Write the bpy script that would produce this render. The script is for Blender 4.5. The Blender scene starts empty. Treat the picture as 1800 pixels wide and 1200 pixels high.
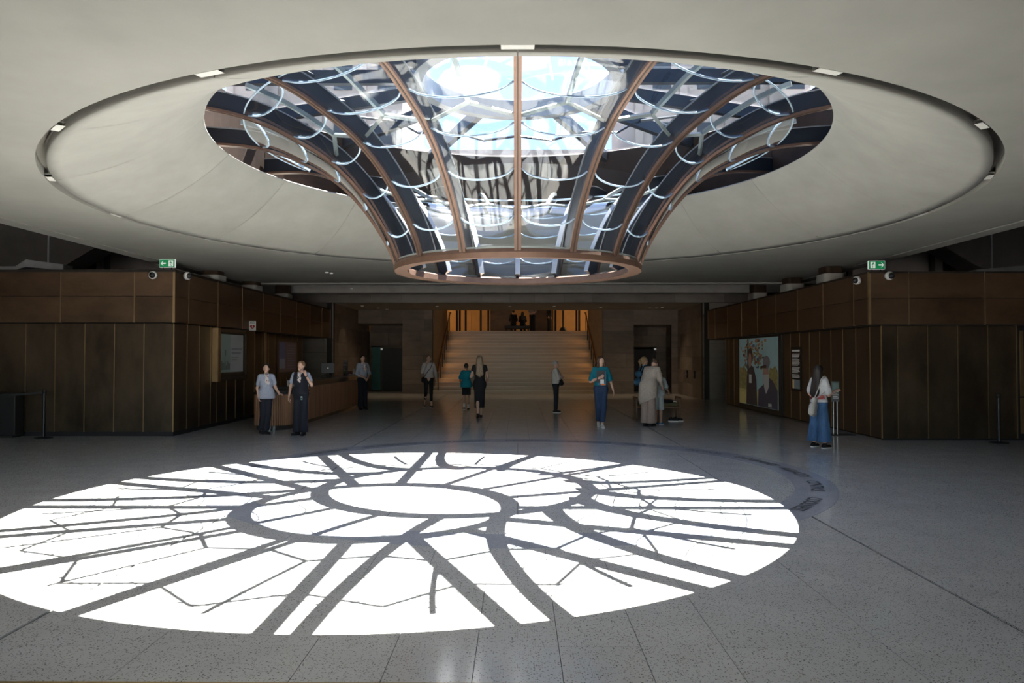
import bpy, math, random
import numpy as np
from mathutils import Vector, Matrix, Euler

random.seed(7)
SC = bpy.context.scene
COL = SC.collection
R = math.radians

# ------------------------------------------------------------------ camera, sky, sun, exposure
F_PX, CAM_H = 1300.0, 1.70
cam_d = bpy.data.cameras.new('camera')
cam_d.sensor_width = 36.0
cam_d.lens = F_PX / 1800.0 * 36.0
cam_d.clip_end = 400
cam = bpy.data.objects.new('camera', cam_d)
COL.objects.link(cam)
cam.location = (0, 0, CAM_H)
cam.rotation_euler = (R(90) + math.atan(26 / F_PX), 0, math.atan(10 / F_PX))
SC.camera = cam

world = bpy.data.worlds.new('sky')
SC.world = world
world.use_nodes = True
wn = world.node_tree
wn.nodes.clear()
sky = wn.nodes.new('ShaderNodeTexSky')
sky.sky_type = 'NISHITA'
sky.sun_disc = False
sky.sun_elevation = R(63)
sky.sun_rotation = R(31.5)
sky.altitude = 600
sky.dust_density = 1.2
bg = wn.nodes.new('ShaderNodeBackground')
bg.inputs['Strength'].default_value = 0.66
wo = wn.nodes.new('ShaderNodeOutputWorld')
wn.links.new(sky.outputs[0], bg.inputs['Color'])
wn.links.new(bg.outputs[0], wo.inputs['Surface'])

SUN_DIR = Vector((-0.268, -0.438, -1.0)).normalized()
sun_d = bpy.data.lights.new('sun', 'SUN')
sun_d.energy = 82
sun_d.angle = R(0.3)
sun_d.color = (1.0, 0.95, 0.87)
sun = bpy.data.objects.new('sun', sun_d)
COL.objects.link(sun)
sun.location = (8, 20, 30)
sun.rotation_euler = SUN_DIR.to_track_quat('-Z', 'Y').to_euler()

SC.view_settings.view_transform = 'Standard'
SC.view_settings.look = 'None'
SC.view_settings.gamma = 1
SC.view_settings.use_curve_mapping = False
SC.view_settings.exposure = 0.0
SC.cycles.use_denoising = True
SC.cycles.max_bounces = 14
SC.cycles.diffuse_bounces = 6
SC.cycles.glossy_bounces = 6
SC.cycles.transparent_max_bounces = 32
SC.cycles.caustics_reflective = False
SC.cycles.caustics_refractive = False
SC.cycles.sample_clamp_indirect = 6

# ------------------------------------------------------------------ helpers
def link(o, parent=None):
    COL.objects.link(o)
    if parent is not None:
        o.parent = parent
        if parent.type == 'EMPTY' and not parent.get('_local'):
            o.matrix_parent_inverse = Matrix.Translation(-parent.location)
    return o

def tag(o, label=None, cat=None, group=None, kind=None):
    if label: o['label'] = label
    if cat: o['category'] = cat
    if group: o['group'] = group
    if kind: o['kind'] = kind
    return o

def thing(name, label, cat, loc=(0, 0, 0), group=None, kind=None):
    o = bpy.data.objects.new(name, None)
    o.empty_display_size = 0.1
    COL.objects.link(o)
    o.location = loc
    return tag(o, label, cat, group, kind)

def mk(name, V, Fc, mat, parent=None, smooth=False):
    me = bpy.data.meshes.new(name)
    me.from_pydata([tuple(v) for v in V], [], [tuple(f) for f in Fc])
    me.materials.append(mat)
    if smooth:
        me.polygons.foreach_set('use_smooth', [True] * len(me.polygons))
    me.update()
    return link(bpy.data.objects.new(name, me), parent)

CUBE_V = [(x, y, z) for x in (-.5, .5) for y in (-.5, .5) for z in (-.5, .5)]
CUBE_F = [(0, 1, 3, 2), (4, 6, 7, 5), (0, 4, 5, 1), (2, 3, 7, 6), (0, 2, 6, 4), (1, 5, 7, 3)]
_cubes = {}

def bx(name, x0, x1, y0, y1, z0, z1, mat, parent=None):
    """a box piece; alike pieces share one unit mesh"""
    if mat.name not in _cubes:
        me = bpy.data.meshes.new('piece_' + mat.name)
        me.from_pydata(CUBE_V, [], CUBE_F)
        me.materials.append(mat)
        _cubes[mat.name] = me
    o = bpy.data.objects.new(name, _cubes[mat.name])
    o.location = ((x0 + x1) / 2, (y0 + y1) / 2, (z0 + z1) / 2)
    o.scale = (abs(x1 - x0), abs(y1 - y0), abs(z1 - z0))
    return link(o, parent)

class MB:
    """collects shapes into one mesh"""
    def __init__(s):
        s.v = []; s.f = []
    def add(s, V, Fc):
        n = len(s.v)
        s.v += [tuple(v) for v in V]
        s.f += [tuple(i + n for i in f) for f in Fc]
        return s
    def box(s, x0, x1, y0, y1, z0, z1, c=0.0):
        if c <= 0:
            V = [(x, y, z) for x in (x0, x1) for y in (y0, y1) for z in (z0, z1)]
            return s.add(V, CUBE_F)
        # chamfered box: 24 verts
        V = []; idx = {}
        for i, x in enumerate((x0, x1)):
            for j, y in enumerate((y0, y1)):
                for k, z in enumerate((z0, z1)):
                    sx, sy, sz = (1 if i == 0 else -1), (1 if j == 0 else -1), (1 if k == 0 else -1)
                    for a in range(3):
                        p = [x, y, z]
                        if a != 0: p[0] += sx * c
                        if a != 1: p[1] += sy * c
                        if a != 2: p[2] += sz * c
                        idx[(i, j, k, a)] = len(V); V.append(tuple(p))
        Fc = []
        for a in range(3):
            for side in (0, 1):
                q = [(0, 0), (1, 0), (1, 1), (0, 1)]
                f = []
                for (u, w) in q:
                    t = [0, 0, 0]; t[a] = side; o = [b for b in range(3) if b != a]
                    t[o[0]] = u; t[o[1]] = w
                    f.append(idx[(*t, a)])
                Fc.append(f)
        for a in range(3):
            o = [b for b in range(3) if b != a]
            for u in (0, 1):
                for w in (0, 1):
                    t0 = [0, 0, 0]; t0[o[0]] = u; t0[o[1]] = w
                    t1 = list(t0); t1[a] = 1
                    Fc.append([idx[(*t0, o[0])], idx[(*t0, o[1])], idx[(*t1, o[1])], idx[(*t1, o[0])]])
        for i in (0, 1):
            for j in (0, 1):
                for k in (0, 1):
                    Fc.append([idx[(i, j, k, 0)], idx[(i, j, k, 1)], idx[(i, j, k, 2)]])
        return s.add(V, Fc)
    def tube(s, pts, r, n=8, cap=True):
        pts = [Vector(p) for p in pts]
        base = len(s.v)
        up = Vector((0, 0, 1))
        for i, p in enumerate(pts):
            t = (pts[min(i + 1, len(pts) - 1)] - pts[max(i - 1, 0)]).normalized()
            a = t.cross(up)
            if a.length < 1e-3: a = t.cross(Vector((1, 0, 0)))
            a.normalize(); b = t.cross(a)
            rr = r[i] if isinstance(r, (list, tuple)) else r
            for k in range(n):
                an = 2 * math.pi * k / n
                s.v.append(tuple(p + a * (rr * math.cos(an)) + b * (rr * math.sin(an))))
        for i in range(len(pts) - 1):
            for k in range(n):
                k2 = (k + 1) % n
                s.f.append((base + i * n + k, base + i * n + k2, base + (i + 1) * n + k2, base + (i + 1) * n + k))
        if cap:
            s.f.append(tuple(base + k for k in range(n))[::-1])
            s.f.append(tuple(base + (len(pts) - 1) * n + k for k in range(n)))
        return s
    def lathe(s, prof, cx, cy, n=32, a0=0.0, a1=2 * math.pi):
        base = len(s.v); full = abs(a1 - a0 - 2 * math.pi) < 1e-6
        m = n if full else n + 1
        for i in range(m):
            a = a0 + (a1 - a0) * i / n
            for (r, z) in prof:
                s.v.append((cx + r * math.cos(a), cy + r * math.sin(a), z))
        L = len(prof)
        for i in range(n):
            j = (i + 1) % m
            for k in range(L - 1):
                s.f.append((base + i * L + k, base + j * L + k, base + j * L + k + 1, base + i * L + k + 1))
        return s
    def prism(s, poly, z0, z1):
        n = len(poly)
        V = [(x, y, z0) for x, y in poly] + [(x, y, z1) for x, y in poly]
        Fc = [tuple(range(n))[::-1], tuple(range(n, 2 * n))] + [(i, (i + 1) % n, n + (i + 1) % n, n + i) for i in range(n)]
        return s.add(V, Fc)
    def build(s, name, mat, parent=None, smooth=False):
        return mk(name, s.v, s.f, mat, parent, smooth)

def text_mesh(txt, size, bold=0.0):
    c = bpy.data.curves.new('lettering', 'FONT')
    c.body = txt; c.size = size; c.offset = bold; c.align_x = 'CENTER'; c.align_y = 'CENTER'
    o = bpy.data.objects.new('lettering', c)
    COL.objects.link(o)
    me = bpy.data.meshes.new_from_object(o)
    V = [tuple(v.co) for v in me.vertices]; Fc = [tuple(p.vertices) for p in me.polygons]
    bpy.data.objects.remove(o); bpy.data.curves.remove(c); bpy.data.meshes.remove(me)
    return V, Fc

# ------------------------------------------------------------------ materials
def srgb(r, g, b):
    f = lambda c: (c / 255 / 12.92) if c / 255 <= .04045 else ((c / 255 + .055) / 1.055) ** 2.4
    return (f(r), f(g), f(b))

def mat(name, col, rough=.5, metal=0.0, noise=None, amt=0.0, rnd=0.0, bump=0.0, emit=0.0, spec=0.5, coat=0.0, rough_amt=0.0):
    m = bpy.data.materials.new(name)
    m.use_nodes = True
    nt = m.node_tree; N = nt.nodes; L = nt.links
    b = N['Principled BSDF']
    b.inputs['Roughness'].default_value = rough
    b.inputs['Metallic'].default_value = metal
    b.inputs['Specular IOR Level'].default_value = spec
    b.inputs['Coat Weight'].default_value = coat
    b.inputs['Base Color'].default_value = (*col, 1)
    if emit:
        b.inputs['Emission Color'].default_value = (*col, 1)
        b.inputs['Emission Strength'].default_value = emit
    fac = None
    if noise:
        g = N.new('ShaderNodeNewGeometry')
        mp = N.new('ShaderNodeMapping')
        mp.inputs['Scale'].default_value = noise if isinstance(noise, (tuple, list)) else (noise,) * 3
        nz = N.new('ShaderNodeTexNoise')
        nz.inputs['Scale'].default_value = 1.0; nz.inputs['Detail'].default_value = 7; nz.inputs['Roughness'].default_value = .62
        L.new(g.outputs['Position'], mp.inputs['Vector']); L.new(mp.outputs[0], nz.inputs['Vector'])
        mr = N.new('ShaderNodeMapRange')
        mr.inputs[1].default_value = .3; mr.inputs[2].default_value = .7
        mr.inputs[3].default_value = 1 - amt; mr.inputs[4].default_value = 1 + amt
        L.new(nz.outputs['Fac'], mr.inputs[0])
        fac = mr.outputs[0]
        if bump:
            bp = N.new('ShaderNodeBump'); bp.inputs['Strength'].default_value = bump; bp.inputs['Distance'].default_value = .02
            L.new(nz.outputs['Fac'], bp.inputs['Height']); L.new(bp.outputs[0], b.inputs['Normal'])
        if rough_amt:
            m2 = N.new('ShaderNodeMapRange')
            m2.inputs[1].default_value = .3; m2.inputs[2].default_value = .7
            m2.inputs[3].default_value = rough - rough_amt; m2.inputs[4].default_value = rough + rough_amt
            L.new(nz.outputs['Fac'], m2.inputs[0]); L.new(m2.outputs[0], b.inputs['Roughness'])
    if rnd:
        oi = N.new('ShaderNodeObjectInfo')
        r2 = N.new('ShaderNodeMapRange')
        r2.inputs[3].default_value = 1 - rnd; r2.inputs[4].default_value = 1 + rnd
        L.new(oi.outputs['Random'], r2.inputs[0])
        if fac is None: fac = r2.outputs[0]
        else:
            mu = N.new('ShaderNodeMath'); mu.operation = 'MULTIPLY'
            L.new(fac, mu.inputs[0]); L.new(r2.outputs[0], mu.inputs[1]); fac = mu.outputs[0]
    if fac is not None:
        vm = N.new('ShaderNodeVectorMath'); vm.operation = 'SCALE'
        vm.inputs[0].default_value = col
        L.new(fac, vm.inputs['Scale']); L.new(vm.outputs[0], b.inputs['Base Color'])
        if emit: L.new(vm.outputs[0], b.inputs['Emission Color'])
    return m

def terrazzo(name, col, rough, speck=1.0):
    m = bpy.data.materials.new(name); m.use_nodes = True
    nt = m.node_tree; N = nt.nodes; L = nt.links
    b = N['Principled BSDF']
    b.inputs['Roughness'].default_value = rough
    g = N.new('ShaderNodeNewGeometry')
    out = None
    base = N.new('ShaderNodeTexNoise'); base.inputs['Scale'].default_value = 2.2; base.inputs['Detail'].default_value = 5
    L.new(g.outputs['Position'], base.inputs['Vector'])
    mr = N.new('ShaderNodeMapRange'); mr.inputs[1].default_value = .3; mr.inputs[2].default_value = .7
    mr.inputs[3].default_value = .93; mr.inputs[4].default_value = 1.07
    L.new(base.outputs['Fac'], mr.inputs[0])
    sc = N.new('ShaderNodeVectorMath'); sc.operation = 'SCALE'; sc.inputs[0].default_value = col
    L.new(mr.outputs[0], sc.inputs['Scale']); out = sc.outputs[0]
    for (scale, thr, pick, c2) in ((66, .34, .72, (.10, .085, .07)), (95, .36, .62, (.26, .20, .15)), (52, .40, .80, (.62, .60, .55))):
        v = N.new('ShaderNodeTexVoronoi'); v.inputs['Scale'].default_value = scale
        L.new(g.outputs['Position'], v.inputs['Vector'])
        a = N.new('ShaderNodeMath'); a.operation = 'LESS_THAN'; a.inputs[1].default_value = thr
        L.new(v.outputs['Distance'], a.inputs[0])
        sp = N.new('ShaderNodeSeparateColor'); L.new(v.outputs['Color'], sp.inputs[0])
        c = N.new('ShaderNodeMath'); c.operation = 'GREATER_THAN'; c.inputs[1].default_value = pick
        L.new(sp.outputs[0], c.inputs[0])
        d = N.new('ShaderNodeMath'); d.operation = 'MULTIPLY'; L.new(a.outputs[0], d.inputs[0]); L.new(c.outputs[0], d.inputs[1])
        e = N.new('ShaderNodeMath'); e.operation = 'MULTIPLY'; e.inputs[1].default_value = .8 * speck; L.new(d.outputs[0], e.inputs[0])
        mx = N.new('ShaderNodeMix'); mx.data_type = 'RGBA'
        L.new(e.outputs[0], mx.inputs['Factor']); L.new(out, mx.inputs['A']); mx.inputs['B'].default_value = (*c2, 1)
        out = mx.outputs['Result']
    L.new(out, b.inputs['Base Color'])
    return m

def glass(name, tint=(.94, .97, .98), boost=1.7, rough=.015, refl=(1, 1, 1), f0=.04):
    """thin pane: clear transmission plus an angle-dependent mirror"""
    m = bpy.data.materials.new(name); m.use_nodes = True
    nt = m.node_tree; N = nt.nodes; L = nt.links
    N.remove(N['Principled BSDF'])
    tr = N.new('ShaderNodeBsdfTransparent'); tr.inputs[0].default_value = (*tint, 1)
    gl = N.new('ShaderNodeBsdfGlossy'); gl.inputs['Roughness'].default_value = rough; gl.inputs[0].default_value = (*refl, 1)
    lw = N.new('ShaderNodeLayerWeight'); lw.inputs['Blend'].default_value = .5
    p = N.new('ShaderNodeMath'); p.operation = 'POWER'; p.inputs[1].default_value = 5
    L.new(lw.outputs['Facing'], p.inputs[0])
    k = N.new('ShaderNodeMath'); k.operation = 'MULTIPLY_ADD'; k.inputs[1].default_value = (1 - f0) * boost; k.inputs[2].default_value = f0 * boost
    k.use_clamp = True
    L.new(p.outputs[0], k.inputs[0])
    mx = N.new('ShaderNodeMixShader')
    L.new(k.outputs[0], mx.inputs[0]); L.new(tr.outputs[0], mx.inputs[1]); L.new(gl.outputs[0], mx.inputs[2])
    L.new(mx.outputs[0], N['Material Output'].inputs['Surface'])
    return m

M = {}
M['terrazzo'] = terrazzo('terrazzo', (.68, .66, .62), .13)
M['terrazzo_blue'] = terrazzo('blue_grey_terrazzo', (.50, .51, .545), .14, .5)
M['joint'] = mat('dark_joint', (.014, .013, .012), .6, noise=6, amt=.1)
M['brass_inlay'] = mat('brass_inlay', (.45, .30, .10), .35, 1, noise=8, amt=.1)
M['lettering'] = mat('engraved_lettering', (.03, .032, .04), .6, noise=20, amt=.1)
M['concrete'] = mat('concrete', (.222, .215, .193), .75, noise=(.9, .9, 2.0), amt=.10, rnd=.012, bump=.12)
M['concrete_cone'] = mat('cone_concrete', (.248, .241, .217), .75, noise=(1.6, 1.6, 3.0), amt=.09, rnd=.03, bump=.1)
M['concrete_dark'] = mat('raw_concrete', (.30, .29, .27), .8, noise=2.5, amt=.12, bump=.1)
M['void'] = mat('shade_darkened_concrete', (.06, .058, .054), .8, noise=2.5, amt=.15)  # concrete darkened in colour to stand for the shade above the blocks
M['slot'] = mat('dark_slot', (.20, .185, .16), .6, noise=4, amt=.1)
M['diffuser'] = mat('white_diffuser', (.55, .54, .50), .5, noise=10, amt=.05)
M['bronze'] = mat('bronze_panel', (.074, .053, .033), .42, .55, noise=(1.6, 1.6, .8), amt=.45, rnd=.22, rough_amt=.08)
M['bronze_red'] = mat('bronze_fascia', (.104, .063, .036), .45, .5, noise=(1.2, 1.2, 2.2), amt=.35, rnd=.2, rough_amt=.08)
M['brass_edge'] = mat('brass_edge', (.36, .25, .13), .4, .8, noise=3, amt=.15)
M['bronze_core'] = mat('blackened_core', (.02, .016, .012), .6, .2, noise=2, amt=.2)
M['bronze_curb'] = mat('bronze_curb', (.036, .022, .015), .6, .1, noise=(2, 2, 4), amt=.25, rnd=.15, spec=.12)
M['copper'] = mat('copper_rib', (.155, .092, .064), .40, .6, noise=(5, 5, 5), amt=.12)
M['groove'] = mat('rib_groove', (.05, .035, .03), .5, .3, noise=5, amt=.1)
M['steel'] = mat('dark_steel_fin', (.028, .033, .042), .3, .5, noise=3, amt=.12)
M['steel_edge'] = mat('steel_flange', (.32, .33, .34), .35, .6, noise=3, amt=.1)
M['bar'] = mat('grey_green_bar', (.27, .30, .29), .4, .3, noise=4, amt=.1)
M['glass'] = glass('oculus_glass', (.90, .93, .95), 1.7, .035)
M['roof_glass'] = glass('roof_glass', (.69, .72, .75), 1.6, .03)
M['pane_edge'] = mat('glass_edge', (.46, .60, .74), .18, 0, noise=6, amt=.06, spec=.8)
M['stone'] = mat('brown_sandstone', (.205, .165, .135), .62, noise=(1.4, 1.4, 5), amt=.16, rnd=.24, bump=.05)
M['stone_grey'] = mat('grey_sandstone', (.27, .245, .215), .62, noise=(1.4, 1.4, 5), amt=.12, rnd=.12, bump=.05)
M['stair'] = mat('honey_stone', (.42, .275, .125), .3, noise=(.5, 4, 6), amt=.12, rnd=.07)
M['nosing'] = mat('polished_nosing', (.55, .42, .25), .2, noise=(2, 4, 4), amt=.1)
M['warm_wall'] = mat('honey_plaster', (.46, .27, .10), .6, noise=1.5, amt=.12, rnd=.1)
M['wood'] = mat('walnut_slat', (.30, .155, .082), .45, noise=(14, 14, 1.5), amt=.22, rnd=.2)
M['black_stone'] = mat('black_stone_top', (.045, .042, .04), .18, noise=7, amt=.2)
M['black'] = mat('matt_black', (.015, .015, .016), .5, noise=6, amt=.1)
M['black_gloss'] = mat('black_plastic', (.012, .012, .014), .38, noise=6, amt=.1)
M['white'] = mat('white_plastic', (.80, .80, .79), .35, noise=8, amt=.03)
M['silver'] = mat('galvanised_steel', (.42, .44, .45), .35, .8, noise=6, amt=.12)
M['rail'] = mat('bronze_rail', (.52, .27, .12), .28, .85, noise=5, amt=.1)
M['sign_green'] = mat('exit_green', (.005, .22, .075), .4, noise=5, amt=.04, emit=.35)
M['sign_white'] = mat('exit_white', (.75, .80, .75), .4, noise=5, amt=.03, emit=.45)
M['teal'] = mat('teal_panel', (.012, .14, .135), .4, noise=2.2, amt=.3)
M['lens'] = mat('downlight_lens', (1.0, .88, .70), .4, noise=5, amt=.02, emit=3.5)
M['beacon'] = mat('beacon_lens', (.80, .80, .76), .4, noise=5, amt=.02, emit=.25)
M['olive'] = mat('olive_upholstery', (.14, .13, .065), .8, noise=30, amt=.15)
M['bench_wood'] = mat('bench_timber', (.16, .085, .045), .45, noise=(20, 20, 4), amt=.2)
# ------------------------------------------------------------------ sizes read off the photograph
OX, OY = 0.0, 10.9            # axis of the oculus and of the floor ring
LIP_R, LIP_Z = 4.29, 4.70
CONE_R, CEIL_Z = 5.90, 3.78
NB = 16
TERR = 5.95                   # level of the terrace above

def sector_poly(a0, a1, r_in, rect, n=10):
    """plan polygon between two rays from the axis: inner arc, outer rectangle"""
    x0, x1, y0, y1 = rect
    def hit(a):
        c, s = math.cos(a), math.sin(a); t = 1e9
        if c > 1e-9: t = min(t, (x1 - OX) / c)
        if c < -1e-9: t = min(t, (x0 - OX) / c)
        if s > 1e-9: t = min(t, (y1 - OY) / s)
        if s < -1e-9: t = min(t, (y0 - OY) / s)
        return (OX + c * t, OY + s * t)
    P = [(OX + r_in * math.cos(a0 + (a1 - a0) * i / n), OY + r_in * math.sin(a0 + (a1 - a0) * i / n)) for i in range(n, -1, -1)]
    O = [(a0, hit(a0)), (a1, hit(a1))]
    for cx, cy in ((x0, y0), (x0, y1), (x1, y0), (x1, y1)):
        a = math.atan2(cy - OY, cx - OX)
        for k in (-1, 0, 1):
            if a0 + 1e-6 < a + 2 * math.pi * k < a1 - 1e-6: O.append((a + 2 * math.pi * k, (cx, cy)))
    O.sort()
    return P + [p for _, p in O]

# ------------------------------------------------------------------ floor
floor = thing('floor', 'pale speckled terrazzo floor of the hall', 'floor', (0, 12, 0), kind='structure')
bx('floor_bed', -18, 18, -9, 52, -.22, -.012, M['joint'], floor)
xs = [-17.9, -13.9, -10.3, -6.7, -4.9, -3.12, -2.16, -1.2, -.72, -.24, .24, .72, 1.2, 2.16, 3.12, 4.9, 6.7, 10.3, 13.9, 17.9]
ys = [-8.9, -4.2, -.75, .96, 2.66, 4.37, 6.08, 7.78, 9.49, 11.2, 12.9, 14.6, 16.4, 18.6, 20.8, 24, 28, 33.45]
def gap_at(x): return .014 if abs(abs(x) - 3.12) < .01 else .0022
for j in range(len(ys) - 1):
    for i in range(len(xs) - 1):
        x0, x1, y0, y1 = xs[i], xs[i + 1], ys[j], ys[j + 1]
        far = max(math.hypot(x - OX, y - OY) for x in (x0, x1) for y in (y0, y1))
        if far < 4.2: continue
        bx('floor_tile', x0 + gap_at(x0), x1 - gap_at(x1), y0 + .0013, y1 - .0013, -.03, 0, M['terrazzo'], floor)
bx('brass_strip', -3.0, 1.0, 3.865, 3.885, -.02, .001, M['brass_inlay'], floor)

medallion = thing('floor_medallion', 'round terrazzo floor inlay with a blue-grey lettered ring below the skylight', 'floor inlay', (OX, OY, 0), kind='structure')
RI, RO = 3.80, 4.34
cuts = [-3.80, -2.77, -1.39, 0.0, 1.39, 2.77, 3.80]
MB().lathe([(.001, -.002), (RO - .002, -.002)], OX, OY, 96).build('joint_bed', M['joint'], medallion)
for i in range(6):
    gq = lambda v: .009 if 2 < abs(v) < 3 else .004
    x0, x1 = cuts[i] + gq(cuts[i]), cuts[i + 1] - gq(cuts[i + 1])
    rr = RI - .016
    P = []
    for k in range(25):
        x = x0 + (x1 - x0) * k / 24; P.append((OX + x, OY - math.sqrt(max(rr * rr - x * x, 0))))
    for k in range(25):
        x = x1 + (x0 - x1) * k / 24; P.append((OX + x, OY + math.sqrt(max(rr * rr - x * x, 0))))
    Q = [p for q, p in enumerate(P) if math.dist(p, P[q - 1]) > 1e-4]
    MB().prism(Q, -.02, .002).build('inlay_slab', M['terrazzo'], medallion)
ringo = MB().lathe([(RI, -.02), (RI, .002), (RO - .016, .002), (RO - .016, -.02)], OX, OY, 144).build('lettered_ring', M['terrazzo_blue'], medallion)
words = [(-35, 'COOLNESS'), (-16.5, 'CONTROL'), (0, 'AUDACITY'), (17, 'ENDURANCE'), (35, 'DECISION'), (53.5, 'RESOURCE'), (69.5, 'CANDOUR'),
         (87, 'DEVOTION'), (105, 'CURIOSITY'), (125.5, 'INDEPENDENCE'), (148, 'COMRADESHIP'), (168, 'ANCESTRY')]
for deg, wd in words:
    V, Fc = text_mesh(wd, .23, .006)
    a = R(deg); W = []
    for (u, v, w) in V:
        an = a - u * .78 / 4.07; rr = 4.07 + v
        W.append((OX + rr * math.cos(an), OY + rr * math.sin(an), .0035))
    tag(mk('word_lettering', W, Fc, M['lettering'], ringo), 'dark engraved capitals ' + wd)
a = R(202.5); bxx, byy = OX + 4.07 * math.cos(a), OY + 4.07 * math.sin(a)
MB().lathe([(.40, .0025), (.40, .0036), (.415, .0036), (.415, .0025)], bxx, byy, 40).build('emblem_circle', M['lettering'], ringo)
V, Fc = text_mesh('+', .16)
mk('emblem_mark', [(bxx + x, byy + y, .0035) for x, y, z in V], Fc, M['lettering'], ringo)

# ------------------------------------------------------------------ ceiling: slab panels, slot, cone
ceiling = thing('ceiling', 'smooth grey concrete ceiling with a big circular recess', 'ceiling', (OX, OY, CEIL_Z), kind='structure')
RECT = (-7.72, 7.72, -8.9, 20.9)
st = 2 * math.pi / NB
for k in range(NB):
    a0 = -math.pi + k * st
    g = 0.0
    MB().prism(sector_poly(a0 + g, a0 + st - g, 6.0, RECT), CEIL_Z, CEIL_Z + .12).build('ceiling_panel', M['concrete'], ceiling)
for s in (-1, 1):
    for j in range(6):
        y0, y1 = -8.9 + j * 4.967, -8.9 + (j + 1) * 4.967
        bx('edge_strip', s * 7.735, s * 8.05, y0 + .003, y1 - .003, CEIL_Z - .012, CEIL_Z + .35, M['concrete'], ceiling)
MB().lathe([(5.86, 3.90), (6.03, 3.90), (6.03, 3.80)], OX, OY, 144).build('slot_liner', M['slot'], ceiling, True)
for k in range(NB):
    a = k * st
    MB().lathe([(5.915, 3.785), (5.915, 3.82), (5.985, 3.82), (5.985, 3.785), (5.915, 3.785)], OX, OY, 6, a - .019, a + .019).build('slot_diffuser', M['diffuser'], ceiling)
CONE = catmull_pts = [(5.90, 3.775), (5.5, 3.905), (5.0, 4.15), (4.6, 4.42), (4.31, 4.68)]
def cone_z(r):
    xs_, zs_ = [p[0] for p in CONE][::-1], [p[1] for p in CONE][::-1]
    co = np.polyfit(xs_, zs_, 3); return float(np.polyval(co, r))
for k in range(NB):
    a0 = k * st
    prof = [(5.90, 3.9)] + [(5.90 + (4.31 - 5.90) * q / 12, cone_z(5.90 + (4.31 - 5.90) * q / 12)) for q in range(13)]
    prof += [(4.295, 4.695), (LIP_R, 4.705), (4.34, 4.73), (4.80, 4.75)]
    MB().lathe(prof, OX, OY, 10, a0 + .0008, a0 + st - .0008).build('cone_panel', M['concrete_cone'], ceiling, True)
MB().lathe([(5.92, 3.86), (5.5, 3.98), (5.0, 4.22), (4.6, 4.49), (4.4, 4.72), (4.4, 4.74), (4.7, 4.745)], OX, OY, 96).build('cone_back', M['slot'], ceiling)
# beams behind the slab and the lower back ceiling
bx('beam', -12, 12, 20.92, 21.3, CEIL_Z - .02, 4.7, M['concrete_dark'], ceiling)
bx('beam', -12, 12, 24.4, 24.9, 3.80, 4.7, M['concrete_dark'], ceiling)
bx('soffit', -12, 12, 21.3, 29.0, 4.5, 4.62, M['concrete_dark'], ceiling)
# terrace slab above
terr = thing('ceiling_terrace_slab', 'concrete terrace deck above the hall', 'roof', (OX, OY, TERR - .2), kind='structure')
for k in range(NB):
    a0 = -math.pi + k * st
    MB().prism(sector_poly(a0, a0 + st, 4.80, (-30, 30, -9, 60)), TERR - .25, TERR).build('deck_sector', M['concrete_dark'], terr)

# ------------------------------------------------------------------ oculus: glass funnel
tab = [(1.765, 3.02), (1.86, 3.27), (2.03, 3.57), (2.24, 3.87), (2.48, 4.14), (2.75, 4.36), (2.95, 4.48), (3.2, 4.60), (3.4, 4.69), (3.6, 4.76), (3.85, 4.82), (4.15, 4.86), (4.74, 4.90)]
def catmull(T, n):
    out = []
    P = [T[0]] + T + [T[-1]]
    for i in range(1, len(P) - 2):
        for k in range(n):
            t = k / n
            out.append(tuple(.5 * (2 * P[i][d] + (P[i + 1][d] - P[i - 1][d]) * t + (2 * P[i - 1][d] - 5 * P[i][d] + 4 * P[i + 1][d] - P[i + 2][d]) * t * t
                       + (3 * P[i][d] - P[i - 1][d] - 3 * P[i + 1][d] + P[i + 2][d]) * t ** 3) for d in (0, 1)))
    out.append(T[-1])
    return np.array(out)
PR = catmull(tab, 6)
ker = np.ones(5) / 5
for d in (0, 1):
    q = PR[:, d].copy(); PR[2:-2, d] = np.convolve(q, ker, 'valid')
SL = np.concatenate([[0], np.cumsum(np.hypot(np.diff(PR[:, 0]), np.diff(PR[:, 1])))])
TG = np.gradient(PR, SL, axis=0); TG /= np.hypot(TG[:, 0], TG[:, 1])[:, None]
def prof_at(s):
    r, z = np.interp(s, SL, PR[:, 0]), np.interp(s, SL, PR[:, 1])
    tr, tz = np.interp(s, SL, TG[:, 0]), np.interp(s, SL, TG[:, 1])
    return r, z, tz, -tr          # r, z, normal towards the room
def s_of_r(r): return float(np.interp(r, PR[:, 0], SL))
def on_funnel(s, ang, n_off=0.0, t_off=0.0):
    r, z, nr, nz = prof_at(s)
    r += nr * n_off; z += nz * n_off
    c, sn = math.cos(ang), math.sin(ang)
    return (OX + r * c - t_off * sn, OY + r * sn + t_off * c, z)
def sweep(S, ang, w0, w1, n0, n1):
    V, Fc = [], []
    for s in S:
        for (w, n) in ((w0, n0), (w1, n0), (w1, n1), (w0, n1)):
            V.append(on_funnel(s, ang, n, w))
    for i in range(len(S) - 1):
        for k in range(4):
            k2 = (k + 1) % 4
            Fc.append((i * 4 + k, i * 4 + k2, i * 4 + 4 + k2, i * 4 + 4 + k))
    Fc += [(0, 3, 2, 1), tuple(len(V) - 4 + k for k in range(4))]
    return V, Fc

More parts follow.
